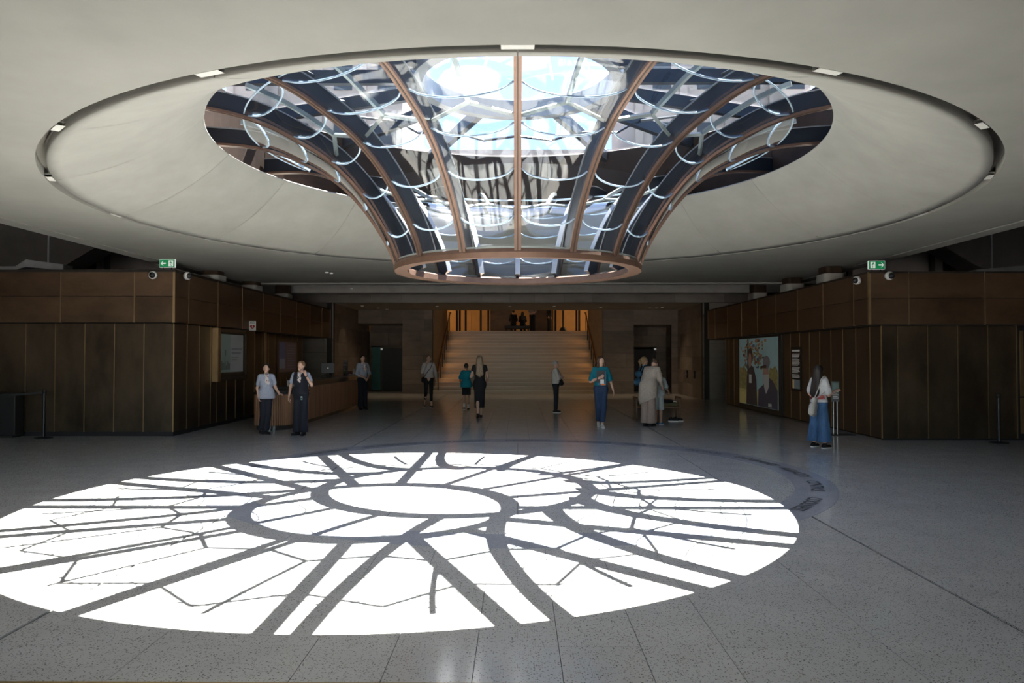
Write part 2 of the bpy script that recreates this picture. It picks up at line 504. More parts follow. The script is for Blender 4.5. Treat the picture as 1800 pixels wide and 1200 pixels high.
funnel = thing('glass_funnel_skylight', 'trumpet-shaped glass skylight with copper ribs hanging in the ceiling opening', 'skylight', (OX, OY, 2.93))
bot = MB().lathe([(1.61, 2.935), (1.80, 2.925), (1.815, 2.99), (1.80, 3.035), (1.70, 3.045), (1.63, 3.02), (1.61, 2.935)], OX, OY, 96).build('bottom_ring', M['copper'], funnel, False)
MB().lathe([(1.755, 3.046), (1.795, 3.04), (1.795, 3.062), (1.755, 3.066), (1.755, 3.046)], OX, OY, 96).build('ring_gasket', M['bar'], bot)
S_all = np.linspace(0, SL[-1], 44)
A0 = -math.pi / 2
for k in range(NB):
    a = A0 + k * st
    V, Fc = sweep(S_all, a, -.042, .042, .018, .052)
    rib = mk('rib', V, Fc, M['copper'], funnel)
    V, Fc = sweep(S_all, a, -.009, .009, .050, .056)
    mk('rib_groove', V, Fc, M['groove'], rib)
    V, Fc = sweep(S_all, a, -.026, .026, -.20, .018)
    fin = mk('rib_fin', V, Fc, M['steel'], funnel)
    V, Fc = sweep(S_all, a, -.042, .042, -.214, -.20)
    mk('fin_flange', V, Fc, M['steel_edge'], fin)
arc_r = [3.55, 3.02, 2.57, 2.19, 1.88]
TOP_R = 3.82
half = st / 2
def bay_ang(r, u):                      # keep clear of the rib body
    return u * (half - .046 / r)
NU = 14
for b in range(NB):
    am = A0 + (b + .5) * st
    prev_low = None
    for q in range(6):
        r_low = arc_r[q] if q < 5 else 1.775
        s_low = s_of_r(r_low)
        sag = .40 * r_low * half if q < 5 else 0.0
        s_end = s_low + sag
        s_top = s_of_r(TOP_R) if q == 0 else prev_low
        V, Fc = [], []
        NV = 7
        for j in range(NV + 1):
            for i in range(NU + 1):
                u = -1 + 2 * i / NU
                sb = s_end - sag * math.sqrt(max(0, 1 - u * u * .96))if q < 5 else s_low
                s = s_top + (sb - s_top) * j / NV
                r = prof_at(s)[0]
                V.append(on_funnel(s, am + bay_ang(r, u), .002 + .014 * j / NV))
        for j in range(NV):
            for i in range(NU):
                n = NU + 1
                Fc.append((j * n + i, j * n + i + 1, (j + 1) * n + i + 1, (j + 1) * n + i))
        pane = mk('glass_pane', V, Fc, M['glass'], funnel, True)
        edge = V[NV * (NU + 1):]
        if q < 5:
            e = MB().tube(edge[:], .011, 6)
            e.build('pane_edge', M['pane_edge'], pane, True)
        prev_low = s_end + .02
    # glazing bars: a stem on the middle of the bay that forks to both ribs
    s_v, s_r = s_of_r(2.86), s_of_r(2.70)
    S = np.linspace(s_v, s_of_r(TOP_R + .1), 16)
    V, Fc = sweep(S, am, -.022, .022, -.13, -.075)
    y = MB().add(V, Fc)
    for sg in (-1, 1):
        p0 = Vector(on_funnel(s_v, am, -.10)); p1 = Vector(on_funnel(s_r, am + sg * half, -.10))
        y.tube([p0, (p0 + p1) / 2, p1], .028, 4)
    bar = y.build('glazing_bar', M['bar'], funnel)
    # edge frame where the glass ends
for b in range(NB):
    am = A0 + (b + .5) * st
    P = [on_funnel(s_of_r(TOP_R), am + bay_ang(TOP_R, -1 + 2 * i / 8), 0) for i in range(9)]
    MB().tube(P, .011, 6).build('pane_head', M['pane_edge'], funnel, True)

# ------------------------------------------------------------------ roof lantern over the funnel
lant = thing('roof_lantern', 'dark steel roof frame with a central ring above the glass funnel', 'skylight', (OX, OY, TERR - .2))
MB().lathe([(1.40, 5.70), (1.56, 5.70), (1.56, 5.98), (1.40, 5.98), (1.40, 5.70)], OX, OY, 72).build('centre_ring', M['steel_edge'], lant)
for k in range(NB):
    a = A0 + k * st
    d = Vector((math.cos(a), math.sin(a), 0)); t = Vector((-math.sin(a), math.cos(a), 0))
    V = [Vector((OX, OY, 0)) + d * r + t * w + Vector((0, 0, z)) for r in (1.54, 4.82) for w in (-.055, .055) for z in (5.74, 5.94)]
    mk('roof_beam', V, CUBE_F, M['steel'], lant)
    a1, a2 = a, a + st
    p0 = Vector((OX + 3.0 * math.cos(a1), OY + 3.0 * math.sin(a1), 5.86)); p1 = Vector((OX + 3.0 * math.cos(a2), OY + 3.0 * math.sin(a2), 5.86))
    pm = Vector((OX + 3.35 * math.cos((a1 + a2) / 2), OY + 3.35 * math.sin((a1 + a2) / 2), 5.86))
    MB().tube([p0, pm], .024, 4).tube([pm, p1], .024, 4).build('roof_strut', M['steel'], lant)
    MB().lathe([(1.56, 5.96), (4.84, 5.96)], OX, OY, 6, a + .014, a + st - .014).build('roof_pane', M['roof_glass'], lant)
MB().lathe([(.0, 5.985), (1.45, 5.985)], OX, OY, 48).build('centre_pane', M['roof_glass'], lant)
curb = thing('trim_curb', 'bronze clad upstand around the skylight opening', 'curb', (OX, OY, 4.8), kind='structure')
for k in range(NB):
    a0 = k * st
    MB().lathe([(4.74, 4.79), (4.74, 5.94), (4.80, 5.94), (4.80, 4.79)], OX, OY, 8, a0 + .0012, a0 + st - .0012).build('curb_panel', M['bronze_curb'], curb)
MB().lathe([(4.81, 4.70), (4.81, 5.94)], OX, OY, 64).build('curb_back', M['bronze_core'], curb)

# ------------------------------------------------------------------ sandstone building up on the terrace, seen through the glass
def wing(x0, x1, y0, y1, z1, label, n_bay):
    w = thing('memorial_building_wing', label, 'building', ((x0 + x1) / 2, y0, TERR))
    bx('wall', x0, x1, y0, y1, TERR, z1, M['stone_out'], w)
    bx('cornice', x0 - .3, x1 + .3, y0 - .35, y1 + .1, z1, z1 + .6, M['stone_out'], w)
    for k in range(n_bay):
        cx = x0 + (x1 - x0) * (k + .5) / n_bay
        bx('pilaster', cx - (x1 - x0) / n_bay * .46, cx - (x1 - x0) / n_bay * .30, y0 - .3, y0, TERR, z1, M['stone_out'], w)
        for zc in np.arange(TERR + 2.5, z1 - 2.5, 4.6):
            f = bx('window', cx - .15, cx + .95, y0 - .05, y0 + .02, zc, zc + 2.6, M['window_dark'], w)
    return w
M['stone_out'] = mat('pale_sandstone', (.40, .36, .345), .8, noise=(.6, .6, 2), amt=.12)
M['window_dark'] = mat('dark_window', (.05, .06, .075), .15, noise=3, amt=.1)
wing(-17.5, -6.9, 44, 54, 23.5, 'pale sandstone building wing left of the sky gap, seen through the skylight', 4)
wing(6.9, 17.5, 44, 54, 23.5, 'pale sandstone building wing right of the sky gap, seen through the skylight', 4)
wing(-6.2, 6.2, 47, 54, 14.2, 'low sandstone building block between the two wings, seen through the skylight', 5)
# ------------------------------------------------------------------ outer shell
for nm, lab, b in (('wall_left', 'far left side wall of the hall', (-18, -17.9, -9, 52, 0, TERR - .25)), ('wall_right', 'far right side wall of the hall', (17.9, 18, -9, 52, 0, TERR - .25))):
    o = bx(nm, *b, M['void']); tag(o, lab, 'wall', kind='structure')
tag(bx('wall_rear', -18, 18, 52, 52.1, -.2, TERR - .25, M['concrete_dark']), 'unseen rear closing wall of the building', 'wall', kind='structure')
fw = thing('wall_front', 'unseen entrance wall behind the viewer, its wide glazed opening sized for the light', 'wall', (0, -9, 0), kind='structure')  # out of view; opening widened and set to the left to steer daylight
bx('pier', -18, -14.5, -9.2, -9, 0, TERR - .25, M['concrete'], fw)
bx('pier', 6, 18, -9.2, -9, 0, TERR - .25, M['concrete'], fw)
bx('lintel', -14.5, 6, -9.2, -9, 3.75, TERR - .25, M['concrete'], fw)
for k in range(9):
    bx('mullion', -14.5 + k * 2.55 - .03, -14.5 + k * 2.55 + .03, -9.15, -9.05, 0, 3.75, M['bronze_curb'], fw)
tag(bx('ground_forecourt', -40, 40, -60, -9.2, -.2, -.02, M['stone_out']), 'unseen paved forecourt outside the entrance, added to bounce sunlight in', 'paving', kind='structure')  # out of view; sunlit paving added so light bounces into the hall

# ------------------------------------------------------------------ bronze clad blocks left and right
def clad(parent, axis, c, face, seams, z0, z1, m, name='panel', trim=True, th=.03, split=None):
    """panels between seams on a plane. axis 'y': plane y=c, seams are x; axis 'x': plane x=c, seams are y. face = +-1 outward"""
    zs = [z0] + (split or []) + [z1]
    for q in range(len(zs) - 1):
        for i in range(len(seams) - 1):
            a, b = seams[i], seams[i + 1]
            g = .012
            lo, hi = (min(a, b) + g, max(a, b) - g)
            n0, n1 = sorted((c, c + face * th))
            za, zb = zs[q] + .006, zs[q + 1] - .006
            if axis == 'y': bx(name, lo, hi, n0, n1, za, zb, m, parent)
            else: bx(name, n0, n1, lo, hi, za, zb, m, parent)
    if trim:
        for s in seams:
            n0, n1 = sorted((c + face * .004, c + face * (th + .006)))
            if axis == 'y': bx('edge_trim', s - .008, s + .008, n0, n1, z0, z1, M['brass_edge'], parent)
            else: bx('edge_trim', n0, n1, s - .008, s + .008, z0, z1, M['brass_edge'], parent)

lw = thing('wall_left_block', 'dark bronze panelled block on the left with a redder two-row fascia', 'wall', (-9, 16, 0), kind='structure')
bx('core', -17.9, -7.37, 15.76, 20.6, 0, 3.50, M['bronze_core'], lw)
bx('core', -17.9, -7.80, 20.6, 26.6, 0, 2.41, M['bronze_core'], lw)
bx('core', -17.9, -7.37, 15.76, 28.85, 2.40, 3.50, M['bronze_core'], lw)
bx('plinth', -17.9, -7.345, 15.745, 15.77, 0, .09, M['black'], lw)
bx('plinth', -7.375, -7.345, 15.745, 20.6, 0, .09, M['black'], lw)
sx = [-7.345 - .634 * k for k in range(0, 14)]
clad(lw, 'y', 15.76, -1, sx, .09, 2.40, M['bronze'])
clad(lw, 'y', 15.76, -1, [-7.345, -8.19, -9.77, -11.35, -12.93, -14.51], 2.42, 3.54, M['bronze_red'], 'fascia_panel', th=.045, split=[2.98])
sy = [15.74 + .63 * k for k in range(0, 8)]
clad(lw, 'x', -7.37, 1, sy[:4] + [18.0], .09, 2.40, M['bronze'])
clad(lw, 'x', -7.37, 1, [18.0, 18.6, 19.2, 19.8], .09, 1.18, M['bronze'])
clad(lw, 'x', -7.37, 1, [19.8, 20.58], .09, 2.40, M['bronze'])
clad(lw, 'x', -7.80, 1, [20.62 + .6 * k for k in range(11)], .02, 2.40, M['bronze'])
clad(lw, 'x', -7.37, 1, [15.72, 16.4] + [18.0 + 1.6 * k for k in range(7)] + [28.85], 2.42, 3.54, M['bronze_red'], 'fascia_panel', th=.045, split=[2.98])
clad(lw, 'y', 20.6, 1, [-7.8, -7.37], .02, 2.4, M['bronze'], trim=False)
bx('gilt_post', -7.52, -7.46, 21.86, 21.92, 0, 2.41, M['brass_edge'], lw)
bx('cap', -17.9, -7.32, 15.70, 28.87, 3.50, 3.555, M['bronze_core'], lw)

rw = thing('wall_right_block', 'near-black bronze panelled block on the right with an overhanging fascia', 'wall', (9, 15.5, 0), kind='structure')
bx('core', 7.44, 17.9, 15.16, 26.4, 0, 2.33, M['bronze_core'], rw)
bx('core', 7.16, 17.9, 15.06, 27.7, 2.32, 3.38, M['bronze_core'], rw)
bx('plinth', 7.42, 11.2, 15.145, 15.17, 0, .03, M['black'], rw)
clad(rw, 'y', 15.16, -1, [7.415, 7.74, 8.35, 8.96, 9.57, 10.15], .03, 2.32, M['bronze'])
clad(rw, 'y', 15.06, -1, [7.115, 7.92, 9.45, 10.98, 12.5, 14.0], 2.34, 3.41, M['bronze_red'], 'fascia_panel', th=.045, split=[2.87])
clad(rw, 'x', 7.44, -1, [15.14] + [15.62 + .645 * k for k in range(9)], .03, 2.32, M['bronze'])
clad(rw, 'x', 7.44, -1, [24.75, 25.4, 26.0, 26.4], .03, 2.32, M['bronze'])
clad(rw, 'x', 7.16, -1, [15.02] + [15.7 + 1.57 * k for k in range(8)] + [27.7], 2.34, 3.41, M['bronze_red'], 'fascia_panel', th=.045, split=[2.87])
bx('cap', 7.11, 17.9, 15.01, 27.72, 3.38, 3.42, M['bronze_core'], rw)
dr = thing('door_1', 'black door leaves with tall brass pull bars at the right edge', 'door', (10.8, 15.1, 0), kind='structure')
bx('door_leaf', 10.16, 10.62, 15.10, 15.14, .05, 2.28, M['black'], dr)
bx('door_leaf', 10.63, 11.4, 15.10, 15.14, .05, 2.28, M['black'], dr)
for xx, lo in ((10.17, .14), (10.36, .12)):
    for (za, zb) in ((lo, .86), (.89, 2.22)):
        bx('pull_bar', xx, xx + .05, 15.02, 15.07, za, zb, M['brass_edge'], dr)
    for zz in (.4, 1.2, 1.9):
        bx('pull_bracket', xx + .015, xx + .035, 15.06, 15.11, zz, zz + .03, M['black'], dr)

# things on top of the blocks: concrete bearing pads under the slab
for x, yy, zt in ((-7.45, 18.0, 3.555), (-7.45, 20.6, 3.555), (-7.45, 23.4, 3.555), (7.3, 17.3, 3.42), (7.3, 19.7, 3.42), (7.3, 22.5, 3.42)):
    nth = ['nearest', 'middle', 'farthest'][[18.0, 20.6, 23.4, 17.3, 19.7, 22.5].index(yy) % 3]
    p = thing('bearing_pad', 'rounded grey concrete pad with bronze collar on the %s block, %s of three' % ('left' if x < 0 else 'right', nth), 'bearing pad', (x, yy, zt), group='concrete pads between blocks and ceiling')
    def rr(x0, x1, y0, y1, c, n=5):
        P = []
        for (cx, cy, a) in ((x1 - c, y1 - c, 0), (x0 + c, y1 - c, 90), (x0 + c, y0 + c, 180), (x1 - c, y0 + c, 270)):
            for q in range(n + 1):
                an = R(a + 90 * q / n); P.append((cx + c * math.cos(an), cy + c * math.sin(an)))
        return P
    MB().prism(rr(x - .24, x + .24, yy - .3, yy + .3, .12), zt, zt + (3.76 - zt) * .55).build('pad', M['concrete'], p)
    MB().prism(rr(x - .20, x + .20, yy - .26, yy + .26, .1), zt + (3.76 - zt) * .55, 3.775 if yy < 20.8 else 4.49).build('collar', M['bronze_curb'], p)

# dark void above the blocks: rear walls, sloping vault pieces, ducts
for s in (-1, 1):
    nm = 'wall_void_left' if s < 0 else 'wall_void_right'
    w = thing(nm, 'dark bronze rear wall in the gap above the %s block' % ('left' if s < 0 else 'right'), 'wall', (s * 12, 20, 3.6), kind='structure')
    for k in range(6):
        xa, xb = sorted((s * (8.1 + 1.6 * k), s * (9.68 + 1.6 * k)))
        bx('rear_panel', xa, xb, 21.0, 21.1, 3.5, 5.7, M['bronze'], w)
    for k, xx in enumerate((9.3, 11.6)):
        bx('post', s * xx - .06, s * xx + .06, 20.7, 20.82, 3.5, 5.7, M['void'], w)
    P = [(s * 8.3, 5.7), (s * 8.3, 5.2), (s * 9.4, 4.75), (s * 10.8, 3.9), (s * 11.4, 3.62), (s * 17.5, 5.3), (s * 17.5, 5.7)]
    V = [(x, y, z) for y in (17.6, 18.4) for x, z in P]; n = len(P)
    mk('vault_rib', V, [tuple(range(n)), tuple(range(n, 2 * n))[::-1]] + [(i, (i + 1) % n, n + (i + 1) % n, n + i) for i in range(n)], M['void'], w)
for s, x1, zt in ((-1, 10.55, 3.57), (1, 10.4, 3.44)):
    d = thing('air_duct', 'angular galvanised air duct on top of the %s block' % ('left' if s < 0 else 'right'), 'duct', (s * 11.5, 16.1, zt))
    P = [(12.9, .02), (10.95 if s < 0 else 11.6, .02), (10.72 if s < 0 else 11.2, .17), (9.9, .06), (9.9, -.0), (10.72 if s < 0 else 11.2, .08), (11.0 if s < 0 else 11.7, -.0), (12.9, -.0)]
    P = [(s * a, zt + .07 + b if i < 4 else zt + b) for i, (a, b) in enumerate(P)]
    V = [(x, y, z) for y in (16.0, 16.35) for x, z in P]; n = len(P)
    mk('duct_body', V, [tuple(range(n)), tuple(range(n, 2 * n))[::-1]] + [(i, (i + 1) % n, n + (i + 1) % n, n + i) for i in range(n)], M['silver'], d)
    for xx in (12.2, 10.3):
        bx('hanger', s * xx - .012, s * xx + .012, 16.1, 16.13, zt + .06, 5.7, M['silver'], d)

# ------------------------------------------------------------------ back: stone walls, openings, soffit
def stone_wall(name, label, axis, c, face, rects, m, seed, loc, th=.05, rows=.56, piece='stone_slab'):
    w = thing(name, label, 'wall', loc, kind='structure')
    rng = random.Random(seed)
    for (u0, u1, z0, z1) in rects:
        n0, n1 = sorted((c - face * .05, c - face * .25))
        if axis == 'y': bx('backing', u0, u1, n0, n1, z0, z1, M['joint'], w)
        else: bx('backing', n0, n1, u0, u1, z0, z1, M['joint'], w)
        z = z0; row = 0
        while z < z1 - .02:
            zn = min(z + rows * rng.choice((.8, 1, 1, 1.15)), z1)
            if z1 - zn < .2: zn = z1
            u = u0
            while u < u1 - .02:
                un = u + rng.uniform(.7, 1.35)
                if u1 - un < .35: un = u1
                d = rng.uniform(0, .006)
                n0, n1 = sorted((c - face * th, c - face * d))
                if axis == 'y': bx(piece, u + .003, un - .003, n0, n1, z + .003, zn - .003, m, w)
                else: bx(piece, n0, n1, u + .003, un - .003, z + .003, zn - .003, m, w)
                u = un
            z = zn
    return w
BY = 33.5
stone_wall('wall_back', 'brown sandstone back wall on both sides of the stairs', 'y', BY, -1,
           [(-7.25, -5.23, 3.19, 3.80), (-5.23, -3.87, 0, 3.80), (3.87, 5.26, 0, 3.80), (5.26, 6.96, 3.12, 3.80), (6.96, 7.25, 0, 3.80)], M['stone'], 3, (0, BY, 0))
stone_wall('wall_back_left_return', 'sandstone side wall left of the stair hall', 'x', -7.25, 1, [(29.0, 36.2, 0, 3.80)], M['stone'], 5, (-7.25, 31, 0))
stone_wall('wall_back_right_return', 'sandstone side wall right of the stair hall', 'x', 7.25, -1, [(29.0, 36.2, 0, 3.80)], M['stone'], 8, (7.25, 31, 0))
stone_wall('wall_portal_left', 'pale sandstone pier beside the left bronze block', 'y', 29.0, -1, [(-9.5, -7.25, 0, 3.80)], M['stone_grey'], 9, (-8.2, 29, 0))
stone_wall('wall_portal_right', 'pale sandstone pier beside the right bronze block', 'y', 29.0, -1, [(7.25, 9.5, 0, 3.80)], M['stone_grey'], 10, (8.2, 29, 0))
stone_wall('wall_portal_lintel', 'sandstone lintel band across the stair hall', 'y', 29.0, -1, [(-9.5, 9.5, 3.81, 4.5)], M['stone_grey'], 11, (0, 29, 3.8), rows=.4)
stone_wall('wall_recess_left', 'dark stone rear wall of the left lift recess', 'y', 36.2, -1, [(-7.25, -5.2, 2.2, 3.2), (-5.5, -5.2, 0, 2.2), (-7.25, -7.15, 0, 2.2)], M['stone'], 12, (-6.2, 36.2, 0))
stone_wall('wall_recess_right', 'dark stone rear wall of the right lift recess', 'y', 36.2, -1, [(5.2, 7.25, 2.15, 3.15), (6.75, 7.25, 0, 2.15)], M['stone'], 13, (6.2, 36.2, 0))
tag(bx('wall_recess_jamb_left', -5.23, -5.03, BY + .26, 36.2, 0, 3.2, M['stone']), 'stone jamb of the left recess', 'wall', kind='structure')
tag(bx('wall_recess_jamb_right', 5.06, 5.26, BY + .26, 36.2, 0, 3.15, M['stone']), 'stone jamb of the right recess', 'wall', kind='structure')
sof = thing('ceiling_stair_hall', 'smooth plaster soffit over the stair hall', 'ceiling', (0, 31, 3.8), kind='structure')
bx('soffit_board', -7.25, 7.25, 29.06, BY + .25, 3.80, 3.9, M['concrete_dark'], sof)
bx('painted_shadow_gap', -7.25, 7.25, 29.0, 29.06, 3.795, 3.80, M['joint'], sof)  # solid dark strip; the shade of the gap is put into its colour
bx('soffit_board', -7.25, -5.0, BY + .25, 36.2, 3.19, 3.3, M['concrete_dark'], sof)
bx('soffit_board', 5.0, 7.25, BY + .25, 36.2, 3.12, 3.25, M['concrete_dark'], sof)
tag(bx('floor_recess', -7.3, 7.3, 33.45, 36.5, -.1, 0, M['terrazzo']), 'terrazzo floor strip running into the lift recesses', 'floor', kind='structure')
d2 = thing('door_2', 'black lift door in the left recess', 'door', (-6.1, 36.15, 0), kind='structure')
bx('door_leaf', -6.62, -5.52, 36.08, 36.14, .02, 2.12, M['black'], d2)
bx('door_frame', -6.66, -6.62, 36.05, 36.15, 0, 2.16, M['bronze'], d2)
bx('door_frame', -6.66, -5.5, 36.05, 36.15, 2.12, 2.18, M['bronze'], d2)
tp = bx('teal_wall_panel', -7.12, -6.68, 36.02, 36.1, .05, 2.14, M['teal']); tag(tp, 'tall teal glass panel beside the left lift door', 'panel')
d3 = thing('door_3', 'black lift door in the right recess', 'door', (6.1, 36.15, 0), kind='structure')
bx('door_leaf', 5.3, 6.58, 36.08, 36.14, .02, 2.04, M['black'], d3)
bx('door_frame', 6.58, 6.72, 36.05, 36.15, 0, 2.1, M['black'], d3)
for px, lab in ((-6.63, 'left'), (6.68, 'right')):
    b = thing('lift_beacon', 'small round white sign lit above the %s lift door corner' % lab, 'sign', (px, 36.0, 2.05))
    MB().lathe([(.0, 0), (.055, 0), (.055, .03), (.0, .03)], 0, 0, 16).build('lamp_disc', M['beacon'], b)
    b['_local'] = 1
    c = b.children[0]; c.matrix_parent_inverse = Matrix(); b.rotation_euler = (R(90), 0, 0)
    del b['_local']
# small fixtures on the right return wall
for yy, zz in ((30.3, .95), (31.6, .95)):
    f = thing('wall_call_button', 'small dark call plate on the right stone wall, %s the hall' % ('nearer' if yy < 31 else 'farther from'), 'wall plate', (7.2, yy, zz), group='dark call plates')
    MB().box(7.19, 7.245, yy - .07, yy + .07, zz - .16, zz + .16, .01).build('plate', M['black'], f)
    MB().box(7.18, 7.19, yy - .03, yy + .03, zz - .03, zz + .03, .004).build('button', M['silver'], f)

# downlights in the soffit
for i, (px, py) in enumerate(((636, 537), (664, 541), (680, 543), (768, 538), (896, 538), (974, 538), (1056, 540), (1142, 541), (1154, 541), (1164, 540))):
    dep = 2.1 * 1300 / (626 - py); x = (px - 910) * dep / 1300
    dl = thing('downlight', 'small round recessed downlight in the stair hall soffit, %s' % ['above the left recess corner', 'above the left lift doors', 'right of the left lift doors', 'above the left handrail', 'left of the stair middle', 'right of the stair middle', 'above the right handrail', 'left of the right pair', 'first of the right pair', 'nearest the right wall'][i], 'downlight', (x, dep, 3.8), group='soffit downlights')
    MB().lathe([(.045, 3.80), (.075, 3.80), (.08, 3.792), (.045, 3.785)], x, dep, 20).build('trim_ring', M['white'], dl)
    MB().lathe([(.0, 3.795), (.045, 3.795)], x, dep, 16).build('lens', M['lens'], dl)
    ld = bpy.data.lights.new('downlight_beam', 'SPOT'); ld.energy = 32; ld.color = (1, .74, .48); ld.spot_size = R(95); ld.spot_blend = .9; ld.shadow_soft_size = .05
    lo = bpy.data.objects.new('downlight_beam', ld); COL.objects.link(lo); lo.parent = dl; lo.location = (0, 0, -.03)
for i, (px, py) in enumerate(((573, 479), (581, 480), (617, 500))):
    dep = 2.06 * 1300 / (626 - py) if i < 2 else 24.4; x = (px - 910) * dep / 1300
    zc = CEIL_Z if i < 2 else 3.95
    e = thing('ceiling_spot', 'tiny white ceiling spot above the reception desk, %s' % ['left of the close pair', 'right of the close pair', 'single one on the beam'][i], 'spotlight', (x, dep, zc), group='tiny ceiling spots')
    yy = dep if i < 2 else 24.36
    MB().lathe([(.0, zc - .03), (.04, zc - .03), (.05, zc - .004), (.05, zc)], x, yy, 16).build('spot_body', M['white'], e)

# ------------------------------------------------------------------ grand staircase
stair = thing('staircase', 'wide honey stone staircase rising to a lit upper hall', 'staircase', (0, BY, 0))
NS, RISE, TREAD = 18, 3.04 / 18, .33
for k in range(NS):
    y0 = BY + k * TREAD
    yend = y0 + TREAD + .06 if k < NS - 1 else y0 + .5
    s = bx('step', -3.83, 3.83, y0, yend, k * RISE - (.3 if k else 0), (k + 1) * RISE - .004, M['stair'], stair)
    bx('nosing', -3.83, 3.83, y0 - .012, y0 + .03, (k + 1) * RISE - .026, (k + 1) * RISE, M['nosing'], stair)
TOPY = BY + NS * TREAD
tag(bx('floor_upper', -8.95, 8.95, TOPY + .18, 47.95, 2.84, 3.039, M['stair']), 'honey stone floor of the upper hall', 'floor', kind='structure')
for s, lab in ((-1, 'left'), (1, 'right')):
    w = thing('wall_stair_' + lab, 'brown stone side wall of the stairs on the ' + lab, 'wall', (s * 3.95, 36, 0), kind='structure')
    bx('stair_cheek', *sorted((s * 3.85, s * 4.05)), BY + .26, 40.5, 0, TERR - .25, M['stone'], w)
    hr = thing('handrail', 'bronze handrail on dark posts along the %s side of the stairs' % lab, 'handrail', (s * 3.62, BY, 0))
    def sz(y): return max(0, min(3.04, (y - BY) / TREAD * RISE + RISE * .5))
    pts = [(s * 3.62, BY - .35, .92), (s * 3.62, BY + .1, .98)] + [(s * 3.62, y, sz(y) + .94) for y in (BY + .4, BY + 2.6)] + [(s * 3.62, BY + 2.9, sz(BY + 2.8) + .98), (s * 3.62, TOPY + .1, 3.04 + 1.0), (s * 3.62, TOPY + .5, 3.04 + 1.0)]
    MB().tube(pts, .032, 8).build('rail', M['rail'], hr, True)
    for t in range(5):
        yy = BY + .6 + 1.15 * t
        ld = bpy.data.lights.new('rail_light', 'SPOT'); ld.energy = 20; ld.color = (1, .60, .26); ld.spot_size = R(150); ld.spot_blend = 1; ld.shadow_soft_size = .05
        lo = bpy.data.objects.new('rail_light', ld); COL.objects.link(lo); lo.parent = hr
        lo.location = (-s * .03, yy - BY, sz(yy) + .88); lo.rotation_euler = Vector((-s * .75, 0, -.66)).to_track_quat('-Z', 'Y').to_euler()
    for y in [BY + .1 + .95 * k for k in range(7)]:
        k = int((y - BY) / TREAD); zb = (k + 1) * RISE - .004
        MB().tube([(s * 3.62, y, zb), (s * 3.62, y, sz(y) + .93)], .02, 8).lathe([(.05, zb), (.05, zb + .012), (.0, zb + .012)], s * 3.62, y, 12).build('post', M['black'], hr)

# upper hall
uw = thing('wall_upper_hall', 'honey lit rear wall of the upper hall', 'wall', (0, 48, 3.04), kind='structure')
for k in range(12):
    bx('wall_panel', -9 + 1.5 * k + .01, -7.5 + 1.5 * k - .01, 48, 48.1, 3.04, 5.65, M['warm_wall'], uw)
for xx in (-3.62, -3.45, -3.1, -2.2, -1.75, 2.25, 3.5, 3.66):
    bx('post', xx - .06, xx + .06, 44.0, 44.12, 3.04, 5.65, M['black'], uw)
bx('brown_screen', -1.68, -.35, 45.5, 45.6, 3.04, 5.65, M['bronze_red'], uw)
bx('brown_screen', .75, 2.2, 45.5, 45.6, 3.04, 5.65, M['bronze_red'], uw)
for s in (-1, 1):
    bx('side_wall', *sorted((s * 9.0, s * 9.1)), 40, 48, 3.04, 5.7, M['warm_wall'], uw)
for zz in (3.98, 4.12):
    bx('gilt_rail', -.6, .75, 47.2, 47.25, zz, zz + .03, M['brass_edge'], uw)
for x in (-7.6, -5.6, 5.6, 7.6):
    pl = thing('upper_hall_lamp', 'warm round ceiling lamp in the upper hall, %s the %s wall' % ('next to' if abs(x) > 7 else 'away from', 'left' if x < 0 else 'right'), 'lamp', (x, 44.5, 5.6), group='upper hall ceiling lamps')
    MB().lathe([(.0, 5.55), (.16, 5.56), (.18, 5.62), (.18, 5.7)], x, 44.5, 20).build('lamp_disc', M['lens'], pl)
    ld = bpy.data.lights.new('lamp_glow', 'POINT'); ld.energy = 130; ld.color = (1, .66, .34); ld.shadow_soft_size = .15
    lo = bpy.data.objects.new('lamp_glow', ld); COL.objects.link(lo); lo.parent = pl; lo.location = (0, 0, -.25)
bs = thing('upper_bench', 'dark low bench at the head of the stairs', 'bench', (-.05, 42, 3.04))
MB().box(-.75, .7, 41.8, 42.3, 3.26, 3.44, .03).build('seat', M['black'], bs)
for x in (-.65, .6):
    MB().box(x - .04, x + .04, 41.85, 42.25, 3.04, 3.28, .01).build('leg', M['black'], bs)
pd = thing('display_pedestal', 'dark rounded pedestal with a slim post at the head of the stairs', 'pedestal', (2.65, 43.2, 3.04))
MB().lathe([(.0, 3.04), (.2, 3.04), (.22, 3.2), (.15, 3.36), (.05, 3.4), (.05, 4.6), (.0, 4.6)], 2.65, 43.2, 20).build('pedestal_body', M['black'], pd, True)

# ------------------------------------------------------------------ reception desk
desk = thing('reception_desk', 'long reception desk of walnut slats with black stone top and rounded near end', 'desk', (-5.7, 20.5, 0))
XF, XB, YN, YE, CR = -5.30, -6.14, 17.34, 24.6, .42
cxd = (XF + XB) / 2
def desk_outline(off):
    P = []
    for q in range(25):
        an = R(180 + 180 * q / 24); P.append((cxd + (CR + off) * math.cos(an), YN + (CR + off) * math.sin(an)))
    return P
MB().prism(desk_outline(-.02) + [(XF - .0, 18.7), (XB + .0, 18.7)], .10, .82).build('body', M['bronze_core'], desk)
MB().prism(desk_outline(-.03) + [(XF - .03, 18.7), (XB + .03, 18.7)], 0, .10).build('plinth', M['black_stone'], desk)
MB().prism(desk_outline(.035) + [(XF + .03, 18.72), (XB - .03, 18.72)], .82, .865).build('low_top', M['black_stone'], desk)
bx('body', XB + .02, XF - .02, 18.7, YE, .10, .93, M['bronze_core'], desk)
bx('plinth', XB + .05, XF - .06, 18.7, YE, 0, .10, M['black_stone'], desk)
